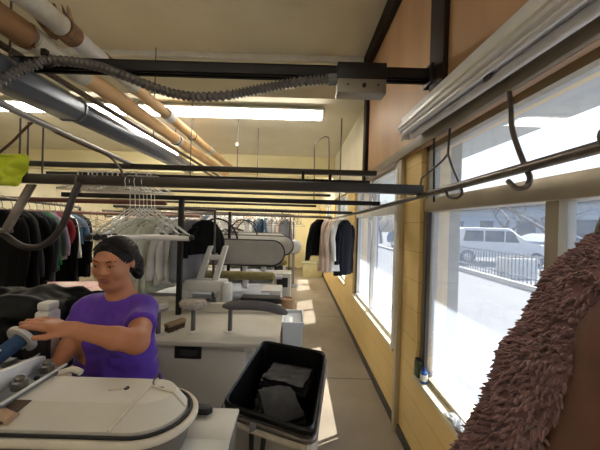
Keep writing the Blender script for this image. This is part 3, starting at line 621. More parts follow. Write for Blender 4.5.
def sleeve(a):
    pts = [a+Vector((-.055+.03*k, .0, .185+.012*math.sin(k*.25)-.0009*max(0, k-10)**2)) for k in range(17)]
    rr = [.012, .028, .034, .036]+[.037]*9+[.036, .034, .028, .012]
    return MB().tube([pts[0]+Vector((-.005, 0, 0))]+pts[1:], rr, 16, flat=.95)
padstand(230, 331, 'sleeve_board', 'long dark grey sleeve board on a post on the pale counter', sleeve, 2)
def mush2(a):
    c = a+Vector((0, 0, .165)); return MB().ring_skin([[c+Vector((r*math.cos(2*PI*k/20), r*math.sin(2*PI*k/20), z)) for k in range(20)] for r, z in ((.02, 0), (.06, .005), (.07, .03), (.06, .05), (.01, .06))])
padstand(158, 334, 'mushroom_pad', 'small pad stand on the counter half hidden behind her purple shoulder', mush2, 2)
# brush
a = PH(166, 333, .78); b2 = PH(184, 326, .78); d = (b2-a).normalized()
t = thing('brush', 'brown bristle brush lying on the pale counter', 'brush', tuple(a))
mid = (a+b2)/2; rotb = Matrix.Rotation(math.atan2(d.y, d.x), 3, 'Z')
part('handle', MB().box(mid+Vector((0, 0, .05)), (.165, .06, .03), .014, rotb), mat('brush_wood', (150, 122, 86), .6), t)
br = MB()
for i in range(14):
    for j in range(5):
        q = mid+d*((i-6.5)*.0105)+Vector((-d.y, d.x, 0))*((j-2)*.011); br.tube([q+Vector((0, 0, .04)), q+Vector((random.uniform(-.004, .004), random.uniform(-.004, .004), .0))], .0035, 5)
part('bristles', br, mat('bristle', (104, 84, 58), .9), t)
t = thing('dark_slot_box', 'black box added as the dark slot behind the counter under the long grey sleeve board', 'tray', (-.3, 2.6, 0))  # black box added for a dark slot; its colour stands for the shade
part('tray', MB().box2((-.50, 2.53, .84), (-.14, 2.66, .90), .008), M_rubber, t); part('leg', MB().box2((-.48, 2.55, 0), (-.44, 2.6, .84)), M_black, t); part('leg', MB().box2((-.2, 2.55, 0), (-.16, 2.6, .84)), M_black, t)
# white press frame standing behind the counter
t = thing('press_frame', 'white ladder armed press frame standing behind the speckled mushroom pad', 'press', tuple(PY(203, 312, 2.62)))
ps = lambda x, y: PY(x, y, 2.62)
base = MB()
a, b_ = ps(181, 279), ps(226, 292); base.box2((a.x, 2.58, b_.z), (b_.x, 2.72, a.z), .015)
for x in (185, 221): q = ps(x, 300); base.box2((q.x-.035, 2.58, 0), (q.x+.035, 2.72, b_.z+.02), .012)
part('frame', base, M_white, t)
for x0, x1 in ((198, 210), (214, 225)):
    a, b_ = ps(x0, 282), ps(x1, 246); part('arm', MB().prism([a+Vector((-.028, 0, 0)), a+Vector((.03, 0, 0)), b_+Vector((.024, 0, 0)), b_+Vector((-.02, 0, 0))], (0, .06, 0), .006), M_white, t)
part('crossbar', MB().box2((ps(206, 258).x, 2.63, ps(206, 260).z), (ps(219, 258).x, 2.67, ps(206, 255).z), .004), M_white, t)
q = ps(227, 296); part('cylinder', MB().lathe([(0, -.2), (.055, -.2), (.055, .1), (.045, .13), (0, .14)], (q.x, 2.6, q.z), (0, 0, 1), 20), M_white, t)
# ============================================================ UTILITY PRESSES (rows behind)
M_head = mat('press_head_grey', (162, 160, 156), .4, .25, rgb2=(150, 148, 144), scale=5); M_olive = mat('olive_pad', (150, 138, 88), .9, rgb2=(136, 124, 76), scale=16, bump=.25)
def util_press():
    t = thing('utility_press', 'utility press with its grey head raised, nearest of the row, with olive roll', 'press', (0, 0, 0), 'utility presses in a row')
    part('cabinet', MB().box2((-.75, -.02, 0), (.15, .42, .72), .012).box2((.2, .05, 0), (.42, .36, .86), .012), mat('press_cabinet', (214, 212, 206), .4), t)
    part('table', MB().box2((-1.0, -.08, .80), (.30, .45, .84), .008), mat('lavender_table', (196, 200, 212), .4), t)
    part('control_panel', MB().box2((.22, .035, .66), (.38, .05, .8), .006), M_rubber, t)
    for x in (-.6, 0): part('pillar', MB().box2((x-.03, .2, .84), (x+.03, .26, 1.0), .006), M_white, t)
    def roll(y0, r, z):
        return MB().tube([(-1.15, y0, z), (-1.12, y0, z), (-.5, y0, z), (.25, y0, z), (.34, y0, z), (.36, y0, z)], [r*.3, r*.9, r, r, r*.85, r*.3], 18)
    part('buck', roll(-.02, .045, 1.03), M_olive, t, 'olive padded roll')
    hd = []
    ya, za = .10, 1.12
    up = Vector((0, .35, .94)).normalized(); n = Vector((0, -.94, .35))
    def outline(s, off):
        P = []
        for k in range(17):
            a = -PI/2+PI*k/16; P.append((.30+.14*s*math.cos(a), .14*s*math.sin(a)))
        P += [(-1.2, .14*s), (-1.2, -.14*s)]
        return [Vector((x, ya, za+.14))+up*y+n*off for x, y in P]
    h = part('head', MB().ring_skin([outline(.55, -.07), outline(.97, -.055), outline(1.0, 0), outline(.93, .02), outline(.5, .03)]), M_head, t, 'raised grey head', 30)
    part('head_rim', MB().tube([p+n*.002 for p in outline(1.02, 0)], .011, 8, True), M_rubber, h, 'black rim')
    part('head_arm', MB().prism([(-.35, .16, .84), (-.25, .16, .84), (-.25, .40, 1.38), (-.35, .40, 1.38)], (0, .08, 0), .008), M_white, t)
    va = MB()
    for k in range(6): va.tube([(-.62+.1*math.cos(k), .06+.03*k, 1.40), (-.58, .16, 1.48), (-.5+.02*k, .22, 1.42)], .012, 6)
    part('valves', va, M_wire, t)
    part('hose', MB().tube(smooth_path([(-.55, .2, 1.45), (-.4, .28, 1.62), (-.2, .3, 1.55), (-.1, .32, 1.3), (-.05, .33, .84)], 6), .012, 8), M_rubber, t)
    return t
u0 = util_press(); q = PY(284, 257, 3.0); u0.location = (q.x-.44, 2.92, 0)
q = PY(293, 247, 4.0); u1 = dup(u0, (q.x-.44, 3.95, 0), 0, 'second utility press of the row with its grey head raised, partly hidden by the nearest')
u2 = dup(u0, (-.62, 5.1, 0), 0, 'farthest utility press of the row, close to the bright far clothes')
u3 = dup(u0, (-2.0, 4.4, 0), 0, 'utility press farther left among the pale garments')
# loose things around the machines
p = PY(287, 300, 2.62)
t = thing('cardboard_roll', 'brown cardboard roll standing at the end of the counter', 'cardboard', (p.x, 2.62, 0)); part('roll', MB().lathe([(0, 0), (.07, 0), (.07, .88), (.05, .885), (.05, .84), (0, .84)], (p.x, 2.62, 0), (0, 0, 1), 24), mat('cardboard', (176, 140, 104), .8), t)
part('core', MB().lathe([(.025, .841), (.035, .841), (.035, .875), (.025, .875), (.025, .841)], (p.x, 2.62, 0), (0, 0, 1), 16), mat('cardboard_pale', (206, 184, 150), .8), t)
t = thing('plastic_tub', 'frosted pale plastic tub beside the counter end, behind the laundry cart', 'tub', (.0, 2.3, 0))
M_tub = mat('frosted_plastic', (218, 224, 230), .25); a, b_ = Vector((-.092, 0, 0)), Vector((.07, 0, 0))
bx = lambda z, g: [(a.x-.0+g+.005, 2.12+g, z), (b_.x-g, 2.12+g, z), (b_.x-g, 2.42-g, z), (a.x+.005+g, 2.42-g, z)]
part('tub', MB().ring_skin([bx(.0, .02), bx(.80, 0), bx(.82, -.008), bx(.835, -.008), bx(.835, .008), bx(.3, .02)]), M_tub, t)
part('lid', MB().box2((a.x+.01, 2.13, .80), (b_.x-.01, 2.41, .815), .004), M_tub, t)
a, b_ = PY(303, 264, 8.1), PY(322, 276, 8.1)
t = thing('storage_box', 'low olive yellow storage box at the far end of the aisle', 'box', (a.x, 8.2, 0)); part('body', MB().box2((a.x, 8.1, 0), (b_.x, 8.6, a.z), .01), mat('olive_box', (186, 178, 134), .6), t); part('lid', MB().box2((a.x-.02, 8.08, a.z), (b_.x+.02, 8.62, a.z+.03), .008), mat('olive_lid', (150, 146, 118), .6), t)
t = thing('pedestal_fan', 'blue grey stand with a round head left of the far storage box', 'fan', tuple(PY(293, 262, 7.0)))
q = PY(294, 247, 7.0); part('pole', MB().rod((q.x, 7.0, 0), (q.x, 7.0, q.z-.1), .03, 10), M_grey, t); part('base', MB().lathe([(0, 0), (.18, 0), (.18, .02), (.05, .05), (0, .05)], (q.x, 7.0, 0), (0, 0, 1), 20), M_grey, t)
part('guard', MB().lathe([(0, -.05), (.15, -.04), (.19, 0), (.15, .05), (0, .06)], (q.x, 7.0, q.z), (0, -1, 0), 20), mat('fan_grey', (160, 164, 172), .4, .4), t)
# ironing table behind the woman (left)
t = thing('ironing_table', 'long ironing table with a pink printed cover behind the woman at left', 'table', (-2.0, 2.6, 0))
def pk(u, v):
    return (-2.75+1.35*u, 2.25+.5*v+.25*u, .93)
part('frame', MB().box2((-2.55, 2.5, .0), (-2.5, 2.55, .9)).box2((-1.6, 2.7, 0), (-1.55, 2.75, .9)).box2((-2.55, 2.52, .4), (-1.55, 2.72, .44)), M_white, t)
mc = mat('pink_print_cover', (222, 214, 206), .8, rgb2=(206, 140, 138), scale=7)
part('board', MB().prism([pk(0, 0), pk(.9, 0), pk(1, .35), pk(1, .65), pk(.9, 1), pk(0, 1)], (0, 0, -.035), .008), mc, t, 'pink and white printed cover')
# white boards behind (pale low shelves)
t = thing('wall_shelf', 'pale shelf unit behind the dark clothes rack', 'shelf', (-4.1, 4.7, 0))
for z in (.4, .9, 1.35): part('shelf', MB().box2((-4.9, 4.5, z), (-3.25, 4.9, z+.04), .004), mat('shelf_tan', (206, 192, 156), .6), t)
for x in (-4.85, -4.1, -3.32): part('upright', MB().box2((x, 4.52, 0), (x+.05, 4.88, 1.6), .004), mat('shelf_tan', (206, 192, 156), .6), t)
# ============================================================ LAUNDRY CART
M_canvas = mat('grey_canvas', (168, 164, 156), .8, rgb2=(148, 144, 136), scale=14, bump=.25); M_liner = mat('black_liner', (11, 11, 12), .4, rgb2=(7, 7, 8), scale=6, bump=.1, spec=.3)
zr = .82; FL, FR, BR, BL = [PH(*p, zr) for p in ((222, 405), (313, 435), (326, 354), (263, 342))]
t = thing('laundry_cart', 'canvas laundry cart with black liner, standing beside the pale counter', 'cart', ((FL.x+BR.x)/2, (FL.y+BR.y)/2, 0))
cen = (FL+FR+BR+BL)/4
def rr(z, k, rad=.05, n=6):
    P = [FL, FR, BR, BL]; out = []
    P = [cen+(p-cen)*k for p in P]
    for i in range(4):
        p, a, b = P[i], P[i-1], P[(i+1) % 4]; ea = p+(a-p).normalized()*rad; eb = p+(b-p).normalized()*rad
        for j in range(n+1):
            s = j/n; q = ea*(1-s)**2+p*2*s*(1-s)+eb*s*s; out.append(Vector((q.x, q.y, z)))
    return out
part('canvas_body', MB().ring_skin([rr(.14, .80), rr(.4, .88), rr(.72, .955), rr(.80, .98), rr(.80, .955), rr(.7, .93), rr(.3, .84), rr(.18, .79)], True), M_canvas, t, 'grey canvas sides')
part('liner', MB().ring_skin([rr(.40, .85), rr(.7, .915), rr(.797, .95), rr(.806, .96), rr(.807, 1.0), rr(.826, 1.01), rr(.835, .99), rr(.826, .955), rr(.80, .94), rr(.66, .90), rr(.5, .87), rr(.42, .84)], True), M_liner, t, 'black plastic liner', 30)
part('frame', MB().tube([p+Vector((0, 0, -.008)) for p in rr(.80, 1.02)], .012, 10, True), M_steel, t, 'steel top frame')
def wallp(u, z, out=.012):
    p = FL.lerp(FR, u); k = .80+.18*(z-.14)/.66; q = cen+(p-cen)*k; n = Vector((-(FR-FL).y*-1, (FR-FL).x*-1, 0)).normalized(); return Vector((q.x, q.y, z))+n*out
nfront = Vector(((FR-FL).y, -(FR-FL).x, 0)).normalized()
def fp(u, z, o=.014):
    p = FL.lerp(FR, u); k = .80+.18*(z-.14)/.66; q = cen+(p-cen)*k; return Vector((q.x, q.y, z))+nfront*o
for u0 in (.34, .50):
    part('strap', MB().sheet(lambda u, v, u0=u0: fp(u0+.05*v+(.02 if u0 < .4 else -.02)*math.sin(PI*u), .80-.34*u, .012+.02*math.sin(PI*u)), 10, 2, .004), M_rubber, t, 'black strap')
part('top_band', MB().tube([fp(.02, .775, .016), fp(.3, .772, .02), fp(.7, .77, .018), fp(.98, .775, .016)], .014, 8), mat('pale_band', (196, 188, 172), .6, rgb2=(170, 160, 142), scale=20), t, 'pale worn band')
kn = MB().box(fp(.40, .785, .022), (.03, .02, .035), .006); part('buckle', kn, M_grey, t)
for p in (FL, FR, BR, BL):
    q = cen+(p-cen)*.74; w = part('caster', MB().box((q.x, q.y, .11), (.03, .05, .06), .004), M_steel, t); part('wheel', MB().lathe([(0, -.014), (.045, -.014), (.05, -.008), (.05, .008), (.045, .014), (0, .014)], (q.x, q.y, .05), (1, 0, 0), 18), M_rubber, w)
part('base_board', MB().ring_skin([rr(.13, .78), rr(.16, .80)], True), M_body, t)
ul = (BL-FL).normalized(); ur = (FR-FL).normalized()
def folded(c, w, l, z, rot, label, m, layers=3):
    t = thing('folded_trousers', label, 'clothes', (c.x, c.y, z), 'dark clothes in the laundry cart'); R_ = Matrix.Rotation(rot, 3, 'Z')
    for i in range(layers):
        def f(u, v, i=i):
            q = R_ @ Vector(((u-.5)*w*(1-.05*i), (v-.5)*l*(1-.03*i), 0)); return (c.x+q.x, c.y+q.y, z+.02+.02*i+.014*mnoise.noise(Vector((u*3+i, v*3, c.x*9)))+.007*mnoise.noise(Vector((u*8, v*8+i, 5)))-.03*max(0, abs(v-.5)*2-.8))
        part('fold', MB().sheet(f, 12, 12, .016), m, t)
M_cl1 = mat('charcoal_cloth', (25, 24, 30), .6, rgb2=(15, 15, 19), scale=16, bump=.3, bscale=30); M_cl2 = mat('navy_charcoal_cloth', (21, 21, 27), .65, rgb2=(14, 14, 18), scale=16, bump=.3, bscale=30)
c1 = cen.lerp((BL+BR)/2, .56); c2 = cen.lerp((FL+FR)/2, .26)+Vector((.01, 0, 0))
folded(c1, .27, .2, .68, -.35, 'dark grey folded clothes at the far end of the laundry cart', M_cl1)
folded(c2, .20, .28, .66, .3, 'dark folded trousers at the near end of the laundry cart', M_cl2, 4)
c3 = cen.lerp((FL+BL)/2, .45); folded(c3+Vector((.045, -.06, 0)), .07, .22, .67, -.5, 'narrow dark folded garment along the left side of the laundry cart', M_cl1, 2)
# ============================================================ WINDOW SILL THINGS
zs = ZS+.004
p = PX(411, 362, .868); t = thing('tin_can', 'small dark green tin standing in the corner of the near window sill', 'tin', (p.x, 1.8, zs))
y_ = 1.828; part('tin', MB().box2((.836-.02, y_-.032, zs), (.836+.02, y_+.03, zs+.105), .01), mat('green_tin', (74, 88, 48), .4, rgb2=(54, 66, 36), scale=30), t); part('lid', MB().box2((.82, y_-.028, zs+.105), (.852, y_+.026, zs+.118), .005), M_rubber, t)
y_ = 1.755; xx = .838
t = thing('glue_bottle', 'blue capped bottle with white label on the near window sill', 'bottle', (xx, y_, zs)); part('bottle', MB().lathe([(0, 0), (.02, 0), (.022, .004), (.022, .07), (.014, .08), (0, .08)], (xx, y_, zs), (0, 0, 1), 20), mat('blue_bottle', (36, 84, 156), .3), t)
part('label_band', MB().lathe([(.0222, .018), (.0228, .02), (.0228, .056), (.0222, .058)], (xx, y_, zs), (0, 0, 1), 20), M_white, t, 'white label band'); part('cap', MB().lathe([(0, .08), (.013, .08), (.011, .098), (0, .1)], (xx, y_, zs), (0, 0, 1), 16), mat('blue_cap', (30, 60, 130), .35), t)
def cr(u, v):
    x = (u-.5); y = (v-.5); n = mnoise.noise(Vector((u*5, v*7, 3.3)))*.5+mnoise.noise(Vector((u*12, v*14, 8)))*.3
    return (.842+x*.07+.008*n, 1.36+y*.22, zs+.008+.03*max(0, 1-(2*x)**4)*max(0, 1-(2*y)**4)*(.7+n))
solo('crumpled_bag', MB().sheet(cr, 20, 30, .003), mat('silver_film', (206, 210, 216), .25, .35, rgb2=(120, 124, 130), scale=30), 'crumpled silvery plastic bag lying on the near window sill', 'bag', ang=25)
# ============================================================ GARMENTS
def cloth(name, rgb, rgb2=None): return mat('cloth_'+name, rgb, .9, rgb2=rgb2, scale=9, bump=.12, bscale=180, spec=.2)
CL = {k: cloth(k, v) for k, v in dict(black=(14, 14, 15), charcoal=(44, 44, 50), slate=(50, 53, 62), green=(34, 104, 54), lavender=(142, 132, 152), red=(132, 40, 48), white=(234, 232, 230), blue=(86, 116, 146), navy=(18, 19, 28), cream=(228, 206, 190), sage=(222, 226, 208), grey=(142, 142, 146), mint=(230, 234, 222), tan=(190, 170, 146)).items()}
def gbody(w, L, th, seed, flare):
    rows = [(.095, .05, .8), (.115, .075, .9), (.14, .13, .9), (.17, w*.86, .95), (.21, w*.98, 1), (.28, w, 1)]
    n = 9
    for i in range(1, n+1): rows.append((.28+(L-.28)*i/n, w*(1+(flare-1)*i/n), 1.1))
    rings = []
    for z, hw, t in rows:
        f = max(0, (z-.2)/max(L-.2, .1)); R_ = []
        for k in range(36):
            a = 2*PI*k/36; cx_, sy = math.cos(a), math.sin(a)
            x = hw*math.copysign(abs(cx_)**.7, cx_); y = th*t*math.copysign(abs(sy)**.8, sy)
            y += f*.035*mnoise.noise(Vector((x*11+seed*3, z*1.8, seed)))+f*.019*math.sin(x*58+seed*5+2*z); x += .012*f*mnoise.noise(Vector((z*4, seed, 2)))
            R_.append(Vector((x, y, -z-(.012*mnoise.noise(Vector((x*9, seed, 7))) if z > L*.97 else 0))))
        rings.append(R_)
    return MB().ring_skin(rings)
def gsleeve(s, w, L, seed, r=.058):
    rings = []
    for i in range(9):
        t = i/8; cx_ = s*(w-.055+.085*math.sin(min(1, t*1.6)*PI/2)); z = -.155-L*t; rr_ = r*(1-.28*t)*(1 if i else .55)
        y0 = .02*math.sin(t*3+seed)
        rings.append([Vector((cx_+rr_*.85*math.cos(2*PI*k/14), y0+rr_*.62*math.sin(2*PI*k/14)+.004*math.sin(9*t+k+seed), z)) for k in range(14)])
    return MB().ring_skin(rings)
def garment(name, label, m, w=.2, L=.8, th=.05, seed=1, flare=1.06, sl=.5, group=None, cat='clothes', sm=None):
    t = thing(name, label, cat, (0, 0, 0), group); part('body', gbody(w, L, th, seed, flare), m, t, ang=180)
    if sl:
        for s in (-1, 1): part('sleeve', gsleeve(s, w, sl, seed+s), sm or m, t, ang=180)
    return t
def hanger_mb(w=.2, r=.0022, bar=True, drop=.0, rh=.024):
    mb = MB(); P = []
    for k in range(9): a = -.5+(PI+.5)*k/8; P.append((rh*math.cos(a), 0, rh*math.sin(a)))
    P += [(-rh*.9, 0, -.012), (-.004, 0, -.04), (0, 0, -.075-drop)]
    mb.tube(P, r, 6); mb.tube([(0, 0, -.075-drop), (w*.5, 0, -.115-drop), (w, 0, -.17-drop)], r, 6).tube([(0, 0, -.075-drop), (-w*.5, 0, -.115-drop), (-w, 0, -.17-drop)], r, 6)
    if bar: mb.tube([(-w, 0, -.17-drop), (w, 0, -.17-drop)], r, 6)
    return mb
def place(t, x, y, z, rz): t.location = (x, y, z); t.rotation_euler = (0, 0, rz)
wh = None
def hang_on(x, y, z, rz, label, group):
    """a plain wire hanger at a rail point"""
    global wh
    if wh is None:
        wh = solo('wire_hanger', hanger_mb(), M_wire, label, 'hanger', group); base = Vector(wh.location); wh.data.transform(Matrix.Translation(base)); place(wh, x, y, z, rz); return wh
    o = wh.copy(); C.objects.link(o); place(o, x, y, z, rz); o['label'] = label; o['group'] = group; return o
# --- dark rack at the left
zr_ = 1.735
rk = thing('clothes_rack', 'steel rack holding the dark clothes at the left edge', 'rack', (-2.75, 3.1, 0))
ra, rb = Vector((-2.46, 2.25, zr_)), Vector((-3.16, 4.0, zr_))
part('rail', MB().rod(ra, rb, .014, 10), M_steel, rk)
for p in (ra, rb): part('upright', MB().rod((p.x, p.y, 0), p, .016, 10), M_steel, rk)
for p in (ra, rb): part('foot', MB().box((p.x, p.y, .02), (.5, .05, .04), .008), M_steel, rk)
rack = [('black', .22, 1.05, .60, 'black jacket nearest the viewer on the dark rack'), ('black', .23, 1.1, .6, 'second black jacket from the near end of the dark rack'), ('charcoal', .21, .95, .55, 'charcoal grey jacket on the dark rack beside the black ones'), ('black', .22, 1.0, .6, 'black jacket just behind the charcoal one'), ('slate', .21, .98, .55, 'slate grey jacket just before the green garment'), ('green', .20, .72, .50, 'green garment on the dark rack'), ('lavender', .21, .62, .42, 'lavender shirt hanging behind the green garment'), ('red', .18, .5, .3, 'small dark red garment behind the lavender shirt'), ('black', .23, 1.0, .62, 'black coat between the red and white garments'), ('white', .2, .66, .5, 'white shirt on the dark rack'), ('blue', .21, .5, .3, 'dusty blue shirt beside the white one'), ('black', .24, .95, .62, 'black coat at the far right end of the dark rack'), ('navy', .23, .98, .62, 'dark navy coat behind the last black one on the rack')]
for i, (c, w, L, sl, lb) in enumerate(rack):
    p = ra.lerp(rb, .04+.92*i/(len(rack)-1)); g_ = garment('hanging_garment', lb, CL[c], w, L, .05, i*1.7+.3, 1.05, sl, 'clothes on the dark rack'); place(g_, p.x, p.y, p.z, math.radians(-12+5*math.sin(i*2)))
    hang_on(p.x, p.y, p.z, math.radians(-12+5*math.sin(i*2)), 'wire hanger holding the '+lb.split(' on the')[0].split(' from the')[0].split(' hanging')[0], 'hangers on the dark rack')
# --- pale garments behind the woman
pale = [('sage', -1.56, 58, .80, 'pale sage garment hanging leftmost behind the woman'), ('mint', -1.50, 66, .82, 'second pale garment from the left behind the woman'), ('sage', -1.44, 60, .80, 'pale sage garment in the middle of those behind the woman'), ('mint', -1.38, 70, .80, 'pale mint garment left of the white shirts'), ('sage', -1.32, 64, .78, 'pale sage garment next to the leftmost white shirt'), ('white', -1.22, 68, .72, 'white shirt left of the black post, nearest the sage garments'), ('white', -1.12, 64, .70, 'white shirt just beside the grey shirt behind the woman'), ('grey', -1.03, 66, .68, 'grey shirt at the right end of the pale clothes')]
t = thing('garment_rail', 'floor standing rail carrying the pale clothes behind the woman', 'rail', (-1.2, 2.68, 0)); part('tube', MB().rod((-1.66, 2.68, 1.70), (-.80, 2.68, 1.70), .014, 10), M_steel, t)
for x in (-1.66, -.80): part('upright', MB().rod((x, 2.68, 0), (x, 2.68, 1.70), .013, 8), M_steel, t); part('foot', MB().box((x, 2.68, .015), (.04, .3, .03), .006), M_steel, t)
for i, (c, x, rz, L, lb) in enumerate(pale):
    g_ = garment('hanging_garment', lb, CL[c], .19, L, .04, i*2.3, 1.08, .5 if c != 'sage' else .4, 'pale clothes behind the woman'); place(g_, x, 2.68, 1.70, math.radians(rz)); hang_on(x, 2.68, 1.70, math.radians(rz), 'wire hanger of the '+lb, 'hangers on the pale clothes rail')
g_ = garment('hanging_garment', 'black jacket hanging right of the black post above the press frame', CL['black'], .17, .42, .05, 5.5, 1.05, .3); place(g_, -.89, 2.68, 1.70, math.radians(52)); hang_on(-.89, 2.68, 1.70, math.radians(60), 'wire hanger of the black jacket above the press frame', 'hangers on the pale clothes rail')
# --- garments beside the windows
win = [('black', .30, 48, .2, .56, .46, 'black jacket hanging at left of the group by the window wall'), ('cream', .40, 66, .21, .74, .0, 'cream garment between the black jacket and the white shirt'), ('cream', .46, 72, .2, .76, .4, 'second cream garment next to the white shirt by the windows'), ('white', .53, 70, .2, .74, .45, 'white shirt hanging beside the navy coat'), ('navy', .63, 52, .19, .80, .5, 'navy black coat hanging nearest the window wall')]
z5 = PY(300, 211.5, 3.6).z
for i, (c, x, rz, w, L, sl, lb) in enumerate(win):
    g_ = garment('hanging_garment', lb, CL[c], w, L, .045, 11+i*1.3, 1.1, sl, 'clothes by the window wall'); place(g_, x, 3.6, z5, math.radians(rz)); hang_on(x, 3.6, z5, math.radians(rz), 'wire hanger of the '+lb.split(' hanging')[0].split(' between')[0].split(' next')[0]+' by the windows', 'hangers by the window wall')
# --- far rails crowded with pale clothes
protos = []
for c in ('white', 'mint', 'grey', 'cream', 'charcoal', 'tan', 'blue'):
    g_ = garment('far_garment', f'{c} garment among the crowded clothes on the far rails', CL[c], .2, .85, .045, 3.1+len(protos)*2, 1.06, .5, f'{c} garments on the far rails'); protos.append(g_)
used = set()
def far_rail(x0, x1, Y, z, n, wts, lb):
    t = thing('garment_rail', lb, 'rail', ((x0+x1)/2, Y, 0), 'far garment rails'); part('tube', MB().rod((x0, Y, z), (x1, Y, z), .016, 10), M_steel, t)
    for x in (x0, x1): part('upright', MB().rod((x, Y, 0), (x, Y, z), .016, 8), M_steel, t)
    for x in (x0, x1): part('foot', MB().box((x, Y, .02), (.05, .5, .04), .008), M_steel, t)
    for i in range(n):
        k = random.choices(range(len(protos)), wts)[0]; x = x0+.1+(x1-x0-.2)*i/(n-1); rz = math.radians(random.uniform(55, 100))
        if k not in used: used.add(k); place(protos[k], x, Y, z, rz)
        else: dup(protos[k], (x, Y, z), rz, None, None, (1, 1, random.uniform(.85, 1.15)))
far_rail(-2.6, -.15, 6.0, 1.78, 22, (12, 3, 1, 2, .5, .5, 1), 'far garment rail full of pale clothes straight ahead')
far_rail(-4.6, -.4, 7.3, 1.9, 30, (12, 3, 1, 2, .5, 1, 2), 'farther garment rail of pale clothes behind the first')
far_rail(-3.9, -2.3, 5.6, 1.72, 12, (5, 4, 2, 2, 1, 2, 0), 'garment rail of pale clothes at left behind the shelf')
far_rail(-1.6, -.1, 8.6, 1.85, 18, (7, 2, 3, 3, 2, 2, 2), 'farthest garment rail near the end wall')
for k, p in enumerate(protos):
    if k not in used: place(p, -2.0+.1*k, 6.2, 1.78, 1.3)
# --- empty hangers
mwh = mat('white_hanger', (222, 218, 210), .5)
wht = solo('plastic_hanger', hanger_mb(.2, .0085, True, .0, .03), mwh, 'white plastic hanger among those on the second highest far cross rail', 'hanger', 'white hangers above the reddish rail'); wht.data.transform(Matrix.Translation(wht.location)); place(wht, -2.25, 2.85, z3+.006, math.radians(60))
for i in range(15):
    o = wht.copy(); C.objects.link(o); place(o, -2.2+.05*i+random.uniform(-.01, .01), 2.85, z3+.006, math.radians(random.uniform(25, 85)))
for i in range(44):
    hang_on(-1.35+1.4*i/43+random.uniform(-.008, .008), 3.6, z5, math.radians(random.uniform(50, 110)), 'empty wire hanger crowded on the thin far cross rail', 'empty wire hangers on the far cross rail')
for i in range(26):
    hang_on(-2.6+2.6*i/25+random.uniform(-.02, .02), 4.8, PY(280, 216, 4.8).z, math.radians(random.uniform(50, 110)), 'empty wire hanger on the far grey cross rail', 'empty wire hangers on the grey cross rail')
for i in range(22):
    hang_on(-4.0+1.9*i/21, 3.4, PY(60, 212, 3.4).z, math.radians(random.uniform(20, 90)), 'empty wire hanger on the pale cross rail at left', 'empty wire hangers on the pale cross rail')
# strut hangers with white tubes above the woman's head
def strut():
    t = thing('trouser_hanger', 'white tube trouser hanger, leftmost of the bunch above the woman', 'hanger', (0, 0, 0), 'trouser hangers on the thick cross rail')
    mb = MB(); P = [(.036*math.cos(-.4+(PI+.4)*k/8), 0, .036*math.sin(-.4+(PI+.4)*k/8)+.004) for k in range(9)]+[(-.03, 0, -.03), (-.003, 0, -.075), (0, 0, -.15)]
    mb.tube(P, .0024, 6).tube([(0, 0, -.15), (.21, 0, -.31)], .0036, 6).tube([(0, 0, -.15), (-.21, 0, -.31)], .0036, 6); part('wire', mb, mat('white_wire', (206, 206, 200), .45), t)
    part('tube', MB().rod((-.20, 0, -.325), (.20, 0, -.325), .0145, 10), mwh, t, 'white tube')
    for s in (-1, 1): part('tip', MB().lathe([(0, -.018), (.014, -.012), (.018, 0), (.014, .012), (0, .018)], (s*.212, 0, -.318), (1, 0, 0), 10), M_rubber, t, 'black tip')
    return t
s0 = strut()
for i, (x, rz) in enumerate(((-.985, 62), (-.955, 48), (-.93, 55), (-.905, 36), (-.885, 50), (-.86, 22), (-.84, 8))):
    lbs = ['leftmost', 'second from left', 'third from left', 'middle one', 'third from right', 'second from right', 'rightmost and squarest to view']
    if i == 0: place(s0, x, 1.62, zmid-.004+.0, math.radians(rz))
    else: dup(s0, (x, 1.62, zmid-.004), math.radians(rz), f'white tube trouser hanger, {lbs[i]} of the bunch above the woman')
# hi-vis cloth, steam hose, arm
a, b_ = PY(-14, 150, 1.57), PY(26, 186, 1.57)
def hv(u, v):
    x = a.x+(b_.x-a.x)*u; z = a.z+(b_.z-a.z)*v+.03*(u-.4)*(1-v)*-1
    if v < .12: z -= .03*(1-u)
    x += .02*math.sin(v*6)*(u-.5)-(.05*v*v if u > .5 else 0)*(u-.5)*2
    return (x, 1.575+.022*mnoise.noise(Vector((u*4, v*5, 2)))-.016*math.sin(u*9+v*3), z)
solo('yellow_cloth', MB().sheet(hv, 24, 24, .006), mat('hi_vis', (206, 220, 52), .7, rgb2=(188, 202, 40), scale=8, bump=.15), 'bright yellow green cloth hung over the left end of the thick cross rail', 'cloth', ang=180)
t = thing('steam_hose', 'thick black steam hose looping down below the thick cross rail at left', 'hose', tuple(PY(45, 246, 1.5)))
part('hose', MB().tube(smooth_path([PY(79, 183, 1.57), PY(74, 194, 1.54), PY(68, 211, 1.5), PY(62, 226, 1.5), PY(52, 239, 1.5), PY(38, 247, 1.5), PY(22, 246, 1.5), PY(6, 236, 1.5), PY(-14, 222, 1.5)], 8), .0165, 12), mat('hose_black', (50, 44, 42), .5), t)
part('hook', MB().tube(smooth_path([PY(79, 176, 1.62), PY(76, 178, 1.585), PY(76, 186, 1.57), PY(80, 192, 1.57)], 5), .006, 6), M_steel, t)
t = thing('support_arm', 'flat grey metal arm slanting down from the thick cross rail at the far left', 'arm', tuple(PY(15, 210, 1.55)))
d0, d1 = PY(30, 184, 1.58), PY(4, 230, 1.45); q_ = (d1-d0)
part('bar', MB().prism([d0+Vector((-.024, 0, 0)), d0+Vector((.024, 0, 0)), d1+Vector((.022, 0, 0)), d1+Vector((-.022, 0, 0))], (0, .022, 0), .004), M_steel, t)
part('end_bracket', MB().box(d1+Vector((-.025, .01, -.005)), (.085, .05, .02), .004), M_steel, t)
